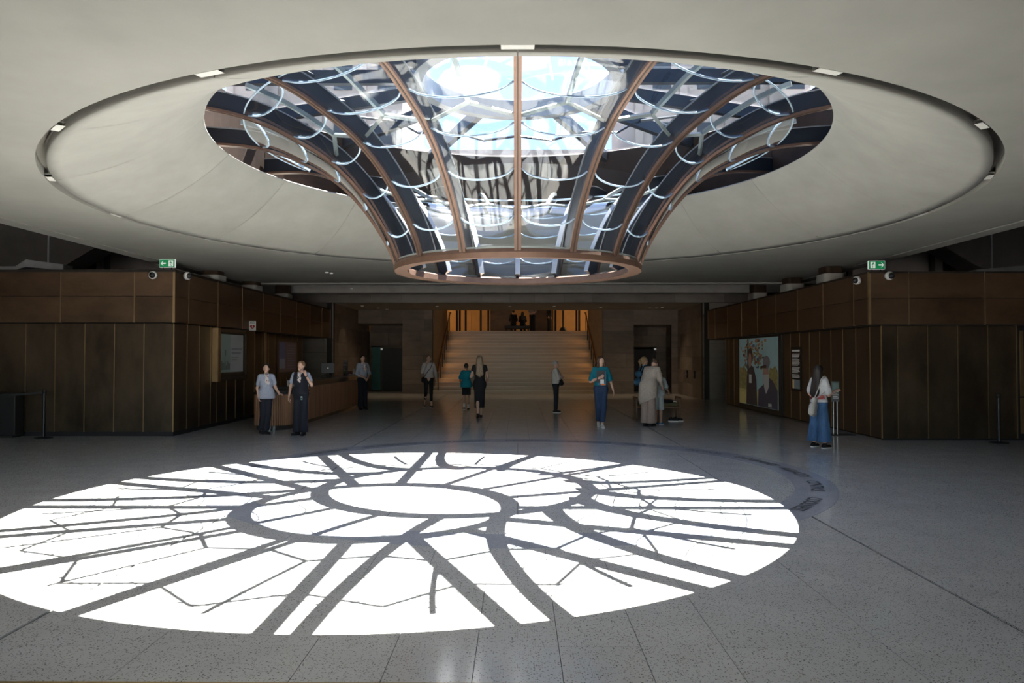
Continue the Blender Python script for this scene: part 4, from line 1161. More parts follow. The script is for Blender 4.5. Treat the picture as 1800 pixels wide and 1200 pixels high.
def person(label, loc, rotz, H, arms=None, legs=None, lean=0, yaw=0, pitch=0, g=1.0, bust=0.0, top=None, bottom=None, dress=None, hair=None, shoes=None, skin=None, scarf=None, extra=None):
    skin = skin or SKIN
    sc = np.array([.87, .95, 1.0]) * H / 1.70
    root = thing('person', label, 'person', loc); root['_local'] = 1
    root.rotation_euler = (0, 0, R(rotz))
    A = {s: {**REST[s], **((arms or {}).get(s, {}))} for s in 'RL'}
    G = {s: {**STAND[s], **((legs or {}).get(s, {}))} for s in 'RL'}
    RL = rot_x(R(lean)); piv = v3(0, 0, .95)
    def T(p): return RL @ (np.array(p, float) - piv) + piv
    RH = RL @ rot_z(R(yaw)) @ rot_x(R(pitch)); hp = T((0, .01, 1.47))
    def Hd(p): return RH @ (np.array(p, float) - v3(0, .01, 1.47)) + hp
    sh = {'R': T((-.165 * (.5 + .5 * g), 0, 1.385)), 'L': T((.165 * (.5 + .5 * g), 0, 1.385))}
    hip = {'R': v3(-.088, 0, .91), 'L': v3(.088, 0, .91)}
    def torso(F, inf=0.0, k=.06):
        F.cap((-.075, 0, .93), (.075, 0, .93), .108 * g + inf, k=k)
        F.cap(T((-.05, 0, 1.08)), T((.05, 0, 1.08)), .098 * g + inf, k=k)
        F.cap(T((0, 0, .95)), T((0, 0, 1.1)), .105 * g + inf, .10 * g + inf, k=k)
        F.cap(T((-.07, 0, 1.25)), T((.07, 0, 1.25)), .108 * g + inf, k=k)
        F.cap(T((0, 0, 1.08)), T((0, 0, 1.30)), .10 * g + inf, .105 * g + inf, k=k)
        F.cap(T((-.125, .005, 1.38)), T((.125, .005, 1.38)), .062 + inf, k=k)
        if bust:
            for s in (-1, 1): F.ell(T((s * .07, -.075 * g, 1.235)), (.065 + bust * .02 + inf, .06 + bust * .02 + inf, .065 + inf), k=.04)
        return F
    # ---- body
    B = torso(Field())
    B.cap(T((0, .012, 1.40)), Hd((0, .0, 1.52)), .056, .05, k=.03)
    B.ell(Hd((0, -.002, 1.605)), (.083, .097, .095), k=.02, rot=RH)
    B.cap(Hd((0, -.035, 1.555)), Hd((0, -.062, 1.518)), .064, .042, k=.035)
    B.cap(Hd((0, -.093, 1.60)), Hd((0, -.112, 1.565)), .010, .015, k=.012)
    for s in (-1, 1):
        B.ell(Hd((s * .084, .0, 1.578)), (.010, .02, .03), k=.008, rot=RH)
        B.cap(Hd((s * .016, -.088, 1.622)), Hd((s * .05, -.076, 1.622)), .010, .008, k=.012)
    for s in 'RL':
        a = A[s]; el, wr = v3(*a['el']), v3(*a['wr'])
        B.cap(sh[s], el, .050 * (.6 + .4 * g), .040, k=.03); B.cap(el, wr, .040, .027, k=.02)
        hd = v3(*a['hd']); hd /= np.linalg.norm(hd); pn = v3(*a['pn']); pn -= hd * (pn @ hd); pn /= np.linalg.norm(pn)
        w = np.cross(hd, pn)
        curl = a.get('curl', .35)
        kn = wr + hd * .085
        B.cap(wr + hd * .01, kn - hd * .012, .030, .036, k=.015, flat=(pn, .45))
        for i, (o, l) in enumerate(((-.030, .068), (-.010, .076), (.010, .072), (.029, .056))):
            b0 = kn + w * o - hd * .006
            d1 = hd * math.cos(curl) + pn * math.sin(curl); d2 = hd * math.cos(curl * 2.2) + pn * math.sin(curl * 2.2)
            b1 = b0 + d1 * l * .52; b2 = b1 + d2 * l * .48
            B.cap(b0, b1, .0098, .009, k=.004); B.cap(b1, b2, .009, .0078, k=.004)
        tb = wr + hd * .03 - w * .028
        t1 = tb + (hd * .6 - w * .65 + pn * .35) * .042; t2 = t1 + (hd * .85 - w * .2 + pn * .4) * .032
        B.cap(tb, t1, .013, .011, k=.008); B.cap(t1, t2, .011, .009, k=.004)
        l = G[s]; knn, an = v3(*l['kn']), v3(*l['an'])
        B.cap(hip[s], knn, .080 * (.5 + .5 * g), .055, k=.03); B.cap(knn, an, .052, .037, k=.02)
        d = an - knn; B.ell(knn + d * .3 + v3(0, .018, 0), (.05, .052, .10), k=.03)
        toe = v3(*l['toe']); toe /= np.linalg.norm(toe)
        B.cap(an - v3(0, 0, .03), an + toe * .12 - v3(0, 0, .045), .034, .026, k=.015)
    body = net_obj('body', B, .0105, skin, root, sc)
    for s in (-1, 1):
        e = Field().ell(Hd((s * .036, -.083, 1.603)), (.013, .008, .008), rot=RH); net_obj('eye', e, .004, EYE, body, sc)
    net_obj('mouth', Field().cap(Hd((-.02, -.092, 1.535)), Hd((.02, -.092, 1.535)), .0075), .004, LIP, body, sc)
    # ---- lower garment
    if bottom:
        m, inf, rk, rh, hem, waist = bottom['mat'], bottom.get('inf', .014), bottom.get('knee', .07), bottom.get('hem', .06), bottom.get('len', .95), bottom.get('waist', 1.04)
        F = Field()
        F.cap((-.075, 0, .93), (.075, 0, .93), .108 * g + inf, k=.05)
        F.cap(T((-.05, 0, 1.06)), T((.05, 0, 1.06)), .098 * g + inf, k=.05)
        for s in 'RL':
            l = G[s]; knn, an = v3(*l['kn']), v3(*l['an'])
            e = knn + (an - knn) * hem
            F.cap(hip[s], knn, .084 * (.5 + .5 * g) + inf, rk, k=.03)
            if hem > 0: F.cap(knn, e, rk, rh, k=.015)
            else:
                pass
        F.cut(T((0, 0, waist)), RL @ v3(0, 0, 1))
        if hem > 0 and not bottom.get('free'):
            zz = min(G[s]['an'][2] + (G[s]['kn'][2] - G[s]['an'][2]) * (1 - hem) for s in 'RL'); F.cut((0, 0, max(zz, .012)), (0, 0, -1))
        if hem <= 0: F.cut((0, 0, bottom['cut']), (0, 0, -1))
        net_obj(bottom.get('name', 'trousers'), F, .013, m, root, sc)
    # ---- upper garment
    if top:
        inf = top.get('inf', .016); F = torso(Field(), inf)
        F.cap(T((0, .012, 1.39)), T((0, .008, 1.45)), .066, .060, k=.03)
        sl = top.get('sleeve', .6)
        for s in 'RL':
            el, wr = v3(*A[s]['el']), v3(*A[s]['wr'])
            if sl > 0:
                e = sh[s] + (el - sh[s]) * min(sl, 1); F.cap(sh[s], e, .060 + inf * .5, top.get('cuff', .058), k=.025)
            if sl > 1:
                e = el + (wr - el) * (sl - 1); F.cap(el, e, .052 + inf * .3, .042 + inf * .3, k=.02)
        if top.get('tail'):
            F.cap(T((-.07, 0, 1.0)), T((.07, 0, 1.0)), .118 * g + inf, k=.05); F.cap((-.075, .02, .78), (.075, .02, .78), .135 * g + inf, k=.08); F.cap((-.075, .01, .92), (.075, .01, .92), .125 * g + inf, k=.08)
            if top['tail'] < .7: F.cap((-.085, .03, .62), (.085, .03, .62), .125 * g + inf, k=.1)
        hz = top.get('hem', .98); hn = top.get('hemn', (0, 0, -1))
        F.cut((0, 0, hz), hn); F.cut(T((0, 0, top.get('neck', 1.455))), RL @ v3(0, .25, 1))
        t_o = net_obj(top.get('name', 'shirt'), F, .012, top['mat'], root, sc)
        for (pn, pf, ph, pm) in top.get('pieces', []):
            net_obj(pn, pf(T, torso), ph, pm, t_o, sc)
    if dress:
        F = torso(Field(), .014)
        for s in 'RL': F.cap(sh[s], sh[s] + (v3(*A[s]['el']) - sh[s]) * .3, .068, .066, k=.025)
        F.cap((-.06, 0, .90), (.06, 0, .90), .13 * g, k=.06); F.cap((-.055, 0, .88), (-.055, 0, dress['hem']), .125, .10, k=.08); F.cap((.055, 0, .88), (.055, 0, dress['hem']), .125, .10, k=.08)
        F.cut((0, 0, dress['hem']), (0, 0, -1)); F.cut(T((0, 0, 1.45)), (0, .2, 1))
        if dress.get('slit'): F.sub((0, .16, dress['slit']), (0, .16, .1), .01, .15, k=.01)
        net_obj('dress', F, .012, dress['mat'], root, sc)
    if scarf:
        F = Field()
        P = [T(p) for p in ((-.055, -.05, 1.44), (.0, -.13, 1.40), (.055, -.05, 1.44))]
        F.cap(P[0], P[1], .022, .03, k=.015); F.cap(P[1], P[2], .03, .022, k=.015); F.cap(P[1], T((.045, -.155, 1.24)), .034, .044, k=.02, flat=((0, 1, 0), .6)); F.cap(P[1], T((-.015, -.15, 1.27)), .028, .038, k=.02, flat=((0, 1, 0), .6))
        F.cap(P[0], T((0, .07, 1.45)), .02, .02); F.cap(P[2], T((0, .07, 1.45)), .02, .02)
        net_obj('scarf', F, .010, scarf, root, sc)
    # ---- hair
    if hair:
        F = Field(); st_ = hair['style']
        F.ell(Hd((0, .014, 1.622)), (.096, .104, .094), rot=RH)
        if st_ in ('bob', 'long', 'pony'):
            F.cap(Hd((0, .05, 1.60)), Hd((0, .055, 1.53)), .068, .05, k=.03)
        if st_ == 'bob':
            for s in (-1, 1): F.cap(Hd((s * .085, .0, 1.62)), Hd((s * .105, -.03, 1.47)), .034, .042, k=.03)
            F.cap(Hd((-.06, .06, 1.50)), Hd((.06, .06, 1.50)), .06, .06, k=.04)
        if st_ == 'long':
            ln = hair.get('len', 1.2)
            for q in (-.07, -.035, 0, .035, .07): F.cap(Hd((q * .8, .06, 1.57)), T((q * 1.3 + hair.get('dx', 0), .14 * g, ln + abs(q) * .9)), .045, .034, k=.05)
            for s in (-1, 1): F.cap(Hd((s * .066, .02, 1.60)), T((s * .10, .06, 1.40)), .028, .03, k=.03)
        if st_ == 'pony':
            F.cap(Hd((0, .10, 1.63)), Hd((0, .15, 1.57)), .03, .04, k=.02); F.cap(Hd((0, .15, 1.57)), Hd((0, .13, 1.42)), .04, .016, k=.02)
        if st_ == 'bun': F.ell(Hd((0, .115, 1.60)), (.04, .035, .04), k=.02)
        F.sub(Hd((0, -.10, 1.60)), Hd((0, -.12, 1.48)), .068, .085, k=.012)
        if st_ in ('short', 'bun'): F.sub(Hd((0, -.03, 1.50)), Hd((0, .02, 1.47)), .092, .07, k=.01)
        net_obj('hair', F, .010, hair['mat'], root, sc)
    # ---- shoes
    if shoes:
        for s in 'RL':
            l = G[s]; an = v3(*l['an']); toe = v3(*l['toe']); toe /= np.linalg.norm(toe)
            up = np.cross(np.cross(toe, v3(0, 0, 1)), toe); up /= np.linalg.norm(up)
            o = an - up * .08
            F = Field().cap(o - toe * .045 + up * .04, o + toe * .14 + up * .03, .042, .038, k=.02).cap(o - toe * .03 + up * .05, an + up * (.01 if shoes.get('high', 1) else -.01), .045, .042, k=.02)
            F.cut(o + up * .014, -up)
            if not shoes.get('high', 1): F.cut(an - up * .012, up)
            sh_o = net_obj('shoe', F, .009, shoes['mat'], root, sc)
            K = Field().cap(o - toe * .048 + up * .012, o + toe * .145 + up * .012, .046, .041, k=.01); K.cut(o + up * .02, up); K.cut(o, -up)
            net_obj('sole', K, .008, shoes['sole'], sh_o, sc)
            if shoes.get('sock'):
                kk = v3(*l['kn']); net_obj('sock', Field().cap(an, an + (kk - an) * .3, .042, .046), .010, shoes['sock'], root, sc)
    if extra: extra(root, T, sc)
    del root['_local']
    return root
# ------------------------------------------------------------------ the visitors and staff
C_ = dict(
    navy=cloth('navy', (.012, .015, .025)), blk=cloth('black', (.010, .010, .012)), shirt=cloth('blue_grey_check', (.36, .40, .50), noise=60, amt=.22), grey=cloth('grey_knit', (.44, .42, .42)),
    teal=cloth('teal', (.0, .16, .22)), teal2=cloth('teal_bright', (.0, .20, .27)), white=cloth('off_white', (.60, .58, .55)), jeans=cloth('dark_denim', (.022, .050, .115), noise=40, amt=.25), jeans2=cloth('blue_denim', (.055, .135, .28), noise=(14, 14, 5), amt=.3),
    beige=cloth('beige_knit', (.44, .385, .33), noise=(30, 30, 90), amt=.25, bump=.4), rose=cloth('rose_beige', (.36, .28, .245)), pale=cloth('pale_blue_grey', (.36, .41, .42)), tee=cloth('white_tee', (.66, .65, .64)), canvas=cloth('canvas', (.52, .50, .46)), blue=cloth('sky_blue', (.07, .22, .38)))
HB = dict(dark=mat('hair_dark', (.018, .013, .011), .5, noise=(60, 60, 6), amt=.4), brown=mat('hair_brown', (.085, .050, .030), .5, noise=(60, 60, 6), amt=.35), blonde=mat('hair_blonde', (.40, .28, .15), .5, noise=(60, 60, 6), amt=.35), sandy=mat('hair_sandy', (.25, .14, .07), .5, noise=(60, 60, 6), amt=.35), silver=mat('hair_silver', (.36, .34, .31), .5, noise=(60, 60, 6), amt=.3), streak=mat('hair_streaked', (.26, .19, .12), .5, noise=(70, 70, 4), amt=.7))
SH = dict(blk=dict(mat=C_['blk'], sole=M['black']), sneak=dict(mat=cloth('sneaker_white', (.62, .60, .57)), sole=M['white']), mix=dict(mat=C_['blk'], sole=M['white']))
def scarf_mat():
    m = mat('poppy_scarf', (.70, .66, .64), .8); nt = m.node_tree; N = nt.nodes; L = nt.links
    g = N.new('ShaderNodeNewGeometry'); v = N.new('ShaderNodeTexVoronoi'); v.inputs['Scale'].default_value = 26
    L.new(g.outputs['Position'], v.inputs['Vector']); cr = N.new('ShaderNodeValToRGB')
    el = cr.color_ramp.elements; el[0].position = .28; el[0].color = (.42, .02, .02, 1); el[1].position = .36; el[1].color = (.72, .68, .66, 1)
    e = el.new(.80); e.color = (.70, .66, .64, 1); e = el.new(.86); e.color = (.02, .02, .03, 1)
    L.new(v.outputs['Distance'], cr.inputs[0]); L.new(cr.outputs[0], N['Principled BSDF'].inputs['Base Color']); return m
SCARF = scarf_mat()
RED_PRINT = cloth('red_print', (.45, .10, .10), noise=(14, 14, 30), amt=.7)
def badge(root, T, sc):
    b = MB().box(.055, .10, -.150, -.143, .82, .90, .004); b.v = [tuple(c * q for c, q in zip(p, sc)) for p in b.v]; b.build('name_badge', M['white'], root)
    b = MB().box(.06, .095, -.153, -.150, .83, .87); b.v = [tuple(c * q for c, q in zip(p, sc)) for p in b.v]; b.build('badge_print', M['teal'], root)
def watch(w, d):
    def f(root, T, sc):
        w_, d_ = Vector(w), Vector(d).normalized()
        b = MB().tube([w_ - d_ * .014, w_ + d_ * .014], .034, 12); b.v = [tuple(c * q for c, q in zip(p, sc)) for p in b.v]; b.build('watch', M['black'], root)
    return f

person('staff woman in short-sleeved blue-grey shirt and poppy scarf leaning a hand on the desk', (-5.50, 16.15, 0), 22, 1.535, g=1.0, bust=.5, yaw=-14,
       arms=dict(R=dict(el=(-.235, .05, 1.12), wr=(-.21, -.09, .90), hd=(.25, -.2, -1), curl=.7), L=dict(el=(.235, -.02, 1.14), wr=(.33, -.16, .985), hd=(.5, -.6, -.15), pn=(0, 0, -1), curl=.15)),
       legs=dict(R=dict(kn=(-.075, -.04, .49), an=(-.12, .10, .08), toe=(.2, -1, 0)), L=dict(kn=(.05, -.02, .49), an=(.0, -.03, .08), toe=(.75, -1, 0))),
       top=dict(mat=C_['shirt'], sleeve=.62, cuff=.070, hem=.86, tail=.8, inf=.02), bottom=dict(mat=C_['navy'], knee=.085, hem=.085, len=.97), hair=dict(style='bun', mat=HB['dark']), shoes=SH['blk'], scarf=SCARF)
person('staff woman in navy vest and poppy scarf raising one hand to her ear', (-4.68, 15.95, 0), -4, 1.59, g=1.08, bust=.6, yaw=-12, pitch=-6,
       arms=dict(R=dict(el=(-.285, .02, 1.12), wr=(-.295, -.07, .89), hd=(.02, -.25, -1), curl=.45), L=dict(el=(.33, -.10, 1.16), wr=(.20, -.20, 1.40), hd=(-.15, .0, 1), pn=(-.3, -1, 0), curl=1.0)),
       legs=dict(R=dict(an=(-.10, .0, .08), toe=(-.55, -1, 0)), L=dict(an=(.10, -.05, .08), kn=(.10, -.05, .49), toe=(.1, -1, 0))),
       top=dict(mat=C_['navy'], name='vest', sleeve=0, hem=.93, inf=.026, neck=1.43, pieces=[('shirt_collar', lambda T, t: Field().cap(T((-.06, -.02, 1.43)), T((0, .05, 1.46)), .028, .025, k=.02).cap(T((.06, -.02, 1.43)), T((0, .05, 1.46)), .028, .025, k=.02), .010, C_['shirt']),
            ('shirt_sleeve', lambda T, t: Field().cap(T((-.185, 0, 1.385)), (-.245, .01, 1.24), .068, .066, k=.02), .011, C_['shirt']), ('shirt_sleeve', lambda T, t: Field().cap(T((.185, 0, 1.385)), (.27, -.06, 1.26), .068, .066, k=.02), .011, C_['shirt'])]),
       bottom=dict(mat=C_['navy'], knee=.10, hem=.115, len=1.0), hair=dict(style='short', mat=HB['sandy']), shoes=SH['blk'], scarf=SCARF, extra=lambda r, T, s: (badge(r, T, s), watch((.222, -.185, 1.36), (-.13, -.1, .24))(r, T, s)))
person('staff woman in grey shirt standing at the far end of the desk with clasped hands', (-4.95, 23.6, 0), 38, 1.74, g=1.02, bust=.4, yaw=-10,
       arms=dict(R=dict(el=(-.25, -.03, 1.12), wr=(-.06, -.24, 1.0), hd=(.8, -.35, -.5), pn=(0, .5, -1), curl=.6), L=dict(el=(.25, -.03, 1.12), wr=(.07, -.26, .99), hd=(-.8, -.3, -.5), pn=(0, .5, -1), curl=.6)),
       top=dict(mat=C_['shirt'], sleeve=1.25, hem=1.0), bottom=dict(mat=C_['navy'], knee=.085, hem=.09, len=1.0, waist=1.06), hair=dict(style='bun', mat=HB['dark']), shoes=SH['blk'], scarf=SCARF)
person('woman in grey sweatshirt and black leggings walking with a hand at her face', (-2.95, 24.5, 0), 8, 1.74, g=1.02, bust=.4,
       arms=dict(R=dict(el=(-.24, -.10, 1.16), wr=(-.085, -.16, 1.42), hd=(.35, .1, 1), pn=(.2, 1, 0), curl=.8), L=dict(el=(.26, .03, 1.12), wr=(.27, .02, .88))),
       legs=dict(R=dict(kn=(-.10, -.02, .50), an=(-.14, .26, .17), toe=(-.1, -.8, -.6)), L=dict(kn=(.09, -.10, .50), an=(.10, -.14, .08), toe=(.25, -1, 0))),
       top=dict(mat=C_['grey'], name='sweatshirt', sleeve=1.75, hem=.97, inf=.022), bottom=dict(mat=C_['blk'], name='leggings', knee=.062, hem=.052, len=.62, free=1, inf=.008), hair=dict(style='short', mat=HB['sandy']), shoes=dict(mat=C_['blk'], sole=M['white'], high=0))
person('boy in teal T-shirt and black shorts walking towards the stairs', (-1.62, 23.3, 0), 176, 1.47, g=.96,
       arms=dict(R=dict(el=(-.27, .03, 1.13), wr=(-.24, -.13, .95)), L=dict(el=(.27, .0, 1.13), wr=(.25, -.16, .97))),
       legs=dict(R=dict(kn=(-.08, -.08, .50), an=(-.07, -.12, .08), toe=(0, -1, 0)), L=dict(kn=(.08, -.02, .49), an=(.07, .12, .11), toe=(.05, -1, -.25))),
       top=dict(mat=C_['teal2'], name='t_shirt', sleeve=.75, cuff=.085, hem=.84, tail=.8, inf=.026), bottom=dict(mat=C_['blk'], name='shorts', knee=.105, hem=.1, len=0, cut=.56), hair=dict(style='short', mat=HB['dark']), shoes=dict(mat=C_['blk'], sole=M['white'], high=0, sock=C_['tee']), skin=SKIN2)
person('woman in long black slit dress with streaked blonde hair walking to the stairs', (-1.06, 20.55, 0), 184, 1.72, g=1.04, bust=.5,
       arms=dict(R=dict(el=(-.265, .03, 1.12), wr=(-.24, -.16, 1.0), hd=(0, -1, -.2)), L=dict(el=(.265, .03, 1.12), wr=(.23, -.17, 1.0), hd=(0, -1, -.2))),
       legs=dict(R=dict(kn=(-.05, -.08, .50), an=(-.045, -.10, .08), toe=(0, -1, 0)), L=dict(kn=(.06, .03, .49), an=(.055, .16, .12), toe=(.05, -1, -.35))),
       dress=dict(mat=C_['blk'], hem=.27, slit=.66), hair=dict(style='long', mat=HB['streak'], len=1.14), shoes=dict(mat=C_['blk'], sole=M['black'], high=0))
person('silver-haired woman in white jacket standing in profile with folded arms', (1.15, 22.3, 0), 82, 1.56, g=1.02, bust=.4,
       arms=dict(R=dict(el=(-.22, -.10, 1.13), wr=(.06, -.21, 1.19), hd=(.9, .1, .15), pn=(0, 1, 0)), L=dict(el=(.22, -.10, 1.12), wr=(-.06, -.24, 1.16), hd=(-.9, .1, .2), pn=(0, 1, 0))),
       top=dict(mat=C_['white'], name='jacket', sleeve=1.9, hem=.96, inf=.026), bottom=dict(mat=C_['navy'], knee=.075, hem=.062, len=.94), hair=dict(style='short', mat=HB['silver']), shoes=SH['mix'])
person('woman in teal T-shirt and dark jeans walking forward with a folder on her chest', (1.99, 17.75, 0), -2, 1.69, g=1.06, bust=.5, yaw=22,
       arms=dict(R=dict(el=(-.28, -.03, 1.11), wr=(-.04, -.23, 1.20), hd=(.8, -.1, .5), pn=(.1, 1, 0), curl=.5), L=dict(el=(.27, .04, 1.12), wr=(.345, .0, .89), hd=(.2, -.2, -1))),
       legs=dict(R=dict(kn=(-.07, .0, .50), an=(-.05, .16, .10), toe=(-.1, -1, -.2)), L=dict(kn=(.07, -.09, .50), an=(.03, -.12, .08), toe=(.1, -1, 0))),
       top=dict(mat=C_['teal'], name='t_shirt', sleeve=.8, cuff=.082, hem=1.0, inf=.022), bottom=dict(mat=C_['jeans'], name='jeans', knee=.088, hem=.068, len=.86, waist=1.07, inf=.018), hair=dict(style='bob', mat=HB['brown']), shoes=SH['sneak'])
person('person in long beige knit cardigan and wide rose trousers bending over by the bench', (3.18, 18.05, 0), 140, 1.74, g=1.06, lean=26, pitch=30, bust=.3,
       arms=dict(R=dict(el=(-.26, -.18, 1.10), wr=(-.22, -.34, .95), hd=(.1, -.8, -.6)), L=dict(el=(.26, -.18, 1.10), wr=(.22, -.34, .95), hd=(-.1, -.8, -.6))),
       top=dict(mat=C_['beige'], name='cardigan', sleeve=1.8, cuff=.075, hem=.60, hemn=(-.35, -.15, -1), tail=.6, inf=.035), bottom=dict(mat=C_['rose'], knee=.115, hem=.13, len=1.0), hair=dict(style='bun', mat=HB['brown']), shoes=SH['blk'])
person('blonde woman in dark top standing behind the beige cardigan', (3.58, 20.95, 0), 105, 1.68, g=1.0, bust=.3,
       top=dict(mat=C_['blk'], sleeve=1.2, hem=.95), bottom=dict(mat=C_['navy'], knee=.08, hem=.07, len=.95), hair=dict(style='pony', mat=HB['blonde']), shoes=SH['blk'])
person('child in pale top and light shorts beside the bench, partly hidden by the cardigan', (3.50, 18.45, 0), 150, 1.38, g=1.0, lean=12, pitch=15,
       arms=dict(L=dict(el=(.25, -.16, 1.10), wr=(.26, -.34, .98), hd=(.1, -.9, -.4)), R=dict(el=(-.25, -.14, 1.1), wr=(-.25, -.32, 1.0), hd=(0, -.9, -.4))),
       top=dict(mat=C_['pale'], name='t_shirt', sleeve=.8, cuff=.08, hem=.9, tail=.8, inf=.025), bottom=dict(mat=C_['pale'], name='shorts', knee=.11, hem=.1, len=0, cut=.46), hair=dict(style='short', mat=HB['brown']), shoes=dict(mat=C_['blue'], sole=M['white'], high=0), skin=SKIN2)
person('long-haired woman in white T-shirt and wide blue jeans reading the notice stand', (5.62, 13.85, 0), 118, 1.53, g=1.04, bust=.3, yaw=14,
       arms=dict(L=dict(el=(.26, .02, 1.12), wr=(.24, -.15, .96), hd=(0, -.8, -.6)), R=dict(el=(-.26, -.02, 1.10), wr=(-.26, -.23, 1.18), hd=(.1, -1, .3), pn=(0, 0, -1))),
       legs=dict(R=dict(kn=(-.13, .0, .49), an=(-.17, .02, .08), toe=(-.1, -1, 0)), L=dict(kn=(.12, -.0, .49), an=(.15, .02, .08), toe=(.1, -1, 0))),
       top=dict(mat=C_['tee'], name='t_shirt', sleeve=.75, cuff=.085, hem=.94, inf=.024, pieces=[('shirt_print', lambda T, t: t(Field(), .0285).cut((0, 0, 1.0), (0, 0, -1)).cut((0, 0, 1.09), (0, 0, 1)).cut((0, .02, 1), (0, -1, 0)), .010, RED_PRINT)]),
       bottom=dict(mat=C_['jeans2'], name='jeans', knee=.125, hem=.155, len=.86, inf=.018), hair=dict(style='long', mat=HB['dark'], len=1.06), shoes=SH['mix'])
# upper hall figures
SEAT = dict(R=dict(kn=(-.11, -.42, .93), an=(-.11, -.40, .50), toe=(0, -1, 0)), L=dict(kn=(.11, -.42, .93), an=(.11, -.40, .50), toe=(0, -1, 0)))
LAP = dict(R=dict(el=(-.24, -.05, 1.14), wr=(-.12, -.28, 1.05), hd=(.4, -1, -.2)), L=dict(el=(.24, -.05, 1.14), wr=(.12, -.28, 1.05), hd=(-.4, -1, -.2)))
person('dark seated visitor, left of the pair on the upper bench', (-.25, 42.0, 3.04 - .40), 180, 1.68, arms=LAP, legs=SEAT, top=dict(mat=C_['blk'], sleeve=1.8, hem=.9, inf=.03), bottom=dict(mat=C_['navy'], knee=.09, hem=.08, len=.9, free=1), hair=dict(style='short', mat=HB['dark']), shoes=SH['blk'])
person('dark seated visitor with long hair, right of the pair on the upper bench', (.28, 42.0, 3.04 - .39), 176, 1.58, arms=LAP, legs=SEAT, top=dict(mat=C_['navy'], sleeve=1.8, hem=.9, inf=.03), bottom=dict(mat=C_['blk'], knee=.09, hem=.08, len=.9, free=1), hair=dict(style='long', mat=HB['dark'], len=1.2), shoes=SH['blk'])
person('standing visitor in patterned top and dark trousers at the head of the stairs', (.82, 41.4, 3.04), -20, 1.70, g=1.1, top=dict(mat=C_['grey'], sleeve=1.0, hem=.98), bottom=dict(mat=C_['navy'], knee=.10, hem=.11, len=1.0), hair=dict(style='short', mat=HB['brown']), shoes=SH['blk'], arms=LAP)
person('standing visitor all in black at the head of the stairs', (1.78, 42.0, 3.04), 70, 1.78, top=dict(mat=C_['blk'], sleeve=1.9, hem=.9, inf=.03), bottom=dict(mat=C_['blk'], knee=.085, hem=.07, len=1.0), hair=dict(style='short', mat=HB['dark']), shoes=SH['blk'])

# ------------------------------------------------------------------ things people carry
def carried(name, label, cat, loc, rotz, sc=1.0):
    o = thing(name, label, cat, loc); o['_local'] = 1; o.rotation_euler = (0, 0, R(rotz)); o.scale = (sc * .87, sc * .95, sc); return o
def strap(pts, r=.009):
    P = [Vector(p) for p in pts]; out = []
    for i in range(len(P) - 1):
        p0, p1, p2, p3 = P[max(i - 1, 0)], P[i], P[i + 1], P[min(i + 2, len(P) - 1)]
        for k in range(6):
            t = k / 6; out.append(.5 * (2 * p1 + (p2 - p0) * t + (2 * p0 - 5 * p1 + 4 * p2 - p3) * t * t + (3 * p1 - p0 - 3 * p2 + p3) * t ** 3))
    out.append(P[-1]); return MB().tube(out, r, 6)
def soft_box(F0, name, h, m, o): return net_obj(name, F0, h, m, o)
# folder of the woman in teal
f = carried('folder', 'dark grey folder with bright leaflets held by the woman in teal', 'folder', (1.99, 17.75, 0), -2, 1.69 / 1.7)
MB().box(-.13, .10, -.215, -.185, 1.08, 1.37, .004).build('folder_board', cloth('folder_grey', (.07, .07, .075)), f)
MB().box(-.10, .13, -.184, -.172, 1.02, 1.36, .002).build('leaflet', C_['blue'], f)
MB().box(-.03, .07, -.222, -.216, 1.06, 1.16, .001).build('leaflet_label', M['white'], f)
MB().box(-.02, .11, -.2225, -.216, 1.02, 1.055, .001).build('leaflet_stripe', mat('orange_card', (.75, .16, .02), .5, noise=9, amt=.1), f)
del f['_local']
# crossbody bag of the woman in grey
b = carried('crossbody_bag', 'small black crossbody bag worn by the woman in grey', 'bag', (-2.95, 24.5, 0), 8, 1.74 / 1.7)
soft_box(Field().cap((-.20, -.08, .88), (-.20, .04, .88), .075, k=.02).cap((-.20, -.06, .94), (-.20, .03, .94), .06, k=.04), 'bag_body', .012, C_['blk'], b)
strap([(-.19, -.08, .95), (-.08, -.155, 1.12), (.06, -.17, 1.28), (.13, -.08, 1.43), (.12, .05, 1.43), (.0, .14, 1.25), (-.17, .10, 1.0)], .011).build('strap', C_['blk'], b)
del b['_local']
# bag of the silver-haired woman
b = carried('waist_bag', 'black bag with strap at the hip of the silver-haired woman', 'bag', (1.15, 22.3, 0), 82, 1.56 / 1.7)
soft_box(Field().cap((-.10, -.20, .96), (-.10, -.20, 1.04), .07, .055, k=.03).cap((-.04, -.22, .97), (-.16, -.18, .97), .06, k=.03), 'bag_body', .012, C_['blk'], b)
strap([(-.12, -.16, 1.06), (-.165, -.06, 1.12), (-.16, .06, 1.22), (-.10, .13, 1.32), (.08, .08, 1.44), (.11, -.06, 1.42), (.03, -.17, 1.24), (-.06, -.19, 1.06)], .010).build('strap', C_['blk'], b)
del b['_local']
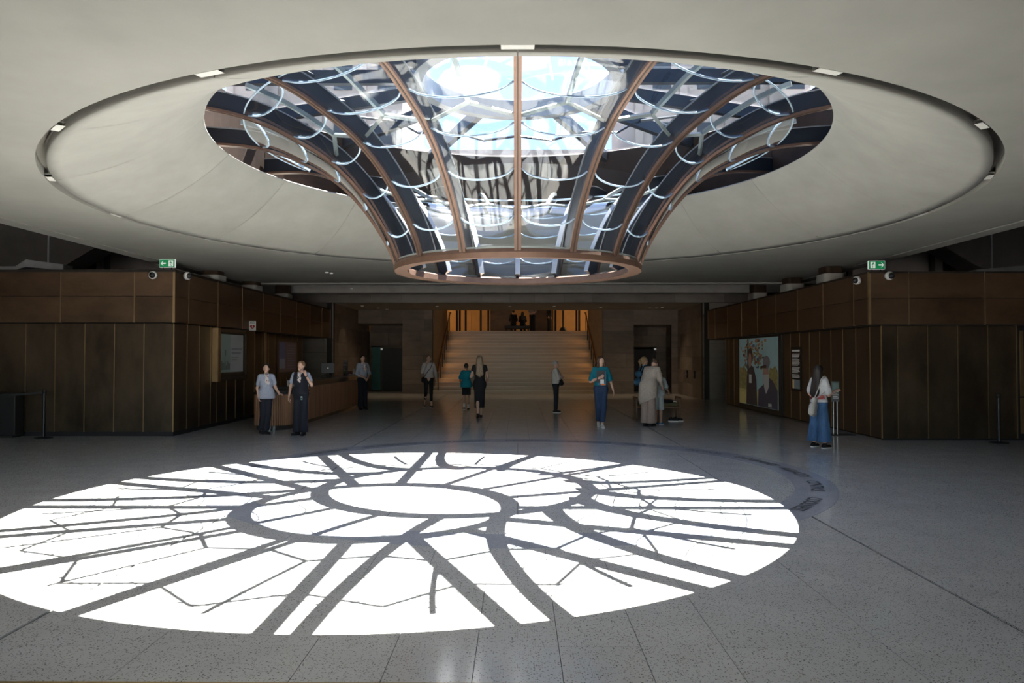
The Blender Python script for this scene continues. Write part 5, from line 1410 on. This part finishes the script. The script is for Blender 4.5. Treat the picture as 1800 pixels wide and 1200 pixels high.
# tote bag of the woman in jeans
b = carried('tote_bag', 'pale canvas tote bag on the shoulder of the woman in wide jeans', 'bag', (5.62, 13.85, 0), 118, 1.53 / 1.7)
soft_box(Field().cap((-.06, .24, .72), (-.18, .44, .76), .07, k=.06).cap((-.09, .22, 1.0), (-.13, .30, 1.0), .05, k=.08).cap((-.08, .24, .86), (-.15, .38, .87), .07, k=.1), 'bag_body', .013, C_['canvas'], b)
strap([(-.11, .27, 1.03), (-.15, .20, 1.2), (-.17, .10, 1.42), (-.165, .0, 1.475), (-.19, -.07, 1.38), (-.22, .04, 1.18), (-.13, .24, 1.03)], .011).build('handle', C_['canvas'], b)
del b['_local']
# blue backpack
b = carried('backpack', 'sky blue backpack on the back of the blonde woman', 'backpack', (3.58, 20.95, 0), 105, 1.68 / 1.7)
soft_box(Field().cap((-.09, .20, .98), (.09, .20, .98), .10, k=.05).cap((-.07, .19, 1.22), (.07, .19, 1.22), .08, k=.12), 'bag_body', .014, C_['blue'], b)
for s in (-1, 1): strap([(s * .09, .15, 1.28), (s * .115, .05, 1.46), (s * .12, -.08, 1.40), (s * .13, -.11, 1.25), (s * .15, .0, 1.08), (s * .12, .13, 1.0)], .013).build('strap', C_['blue'], b)
del b['_local']
# sneakers on the floor below the bench
for i, (x, y, rz) in enumerate(((4.02, 19.3, 70), (4.16, 19.42, 60))):
    s = thing('sneaker', ('black and white sneaker on the floor before the bench, ' + ('left one of the pair', 'right one of the pair')[i]), 'shoe', (x, y, 0), group='pair of sneakers by the bench'); s['_local'] = 1; s.rotation_euler = (0, 0, R(rz))
    F = Field().cap((0, .05, .055), (0, -.13, .045), .045, .038, k=.02).cap((0, .05, .06), (0, .04, .10), .045, .04, k=.02); F.cut((0, 0, .02), (0, 0, -1)); F.sub((0, .05, .11), (0, .03, .16), .03, .04, .005)
    net_obj('upper', F, .008, C_['blk'], s)
    K = Field().cap((0, .06, .014), (0, -.14, .014), .049, .042); K.cut((0, 0, .03), (0, 0, 1)); K.cut((0, 0, 0), (0, 0, -1)); net_obj('sole', K, .008, M['white'], s)
    del s['_local']
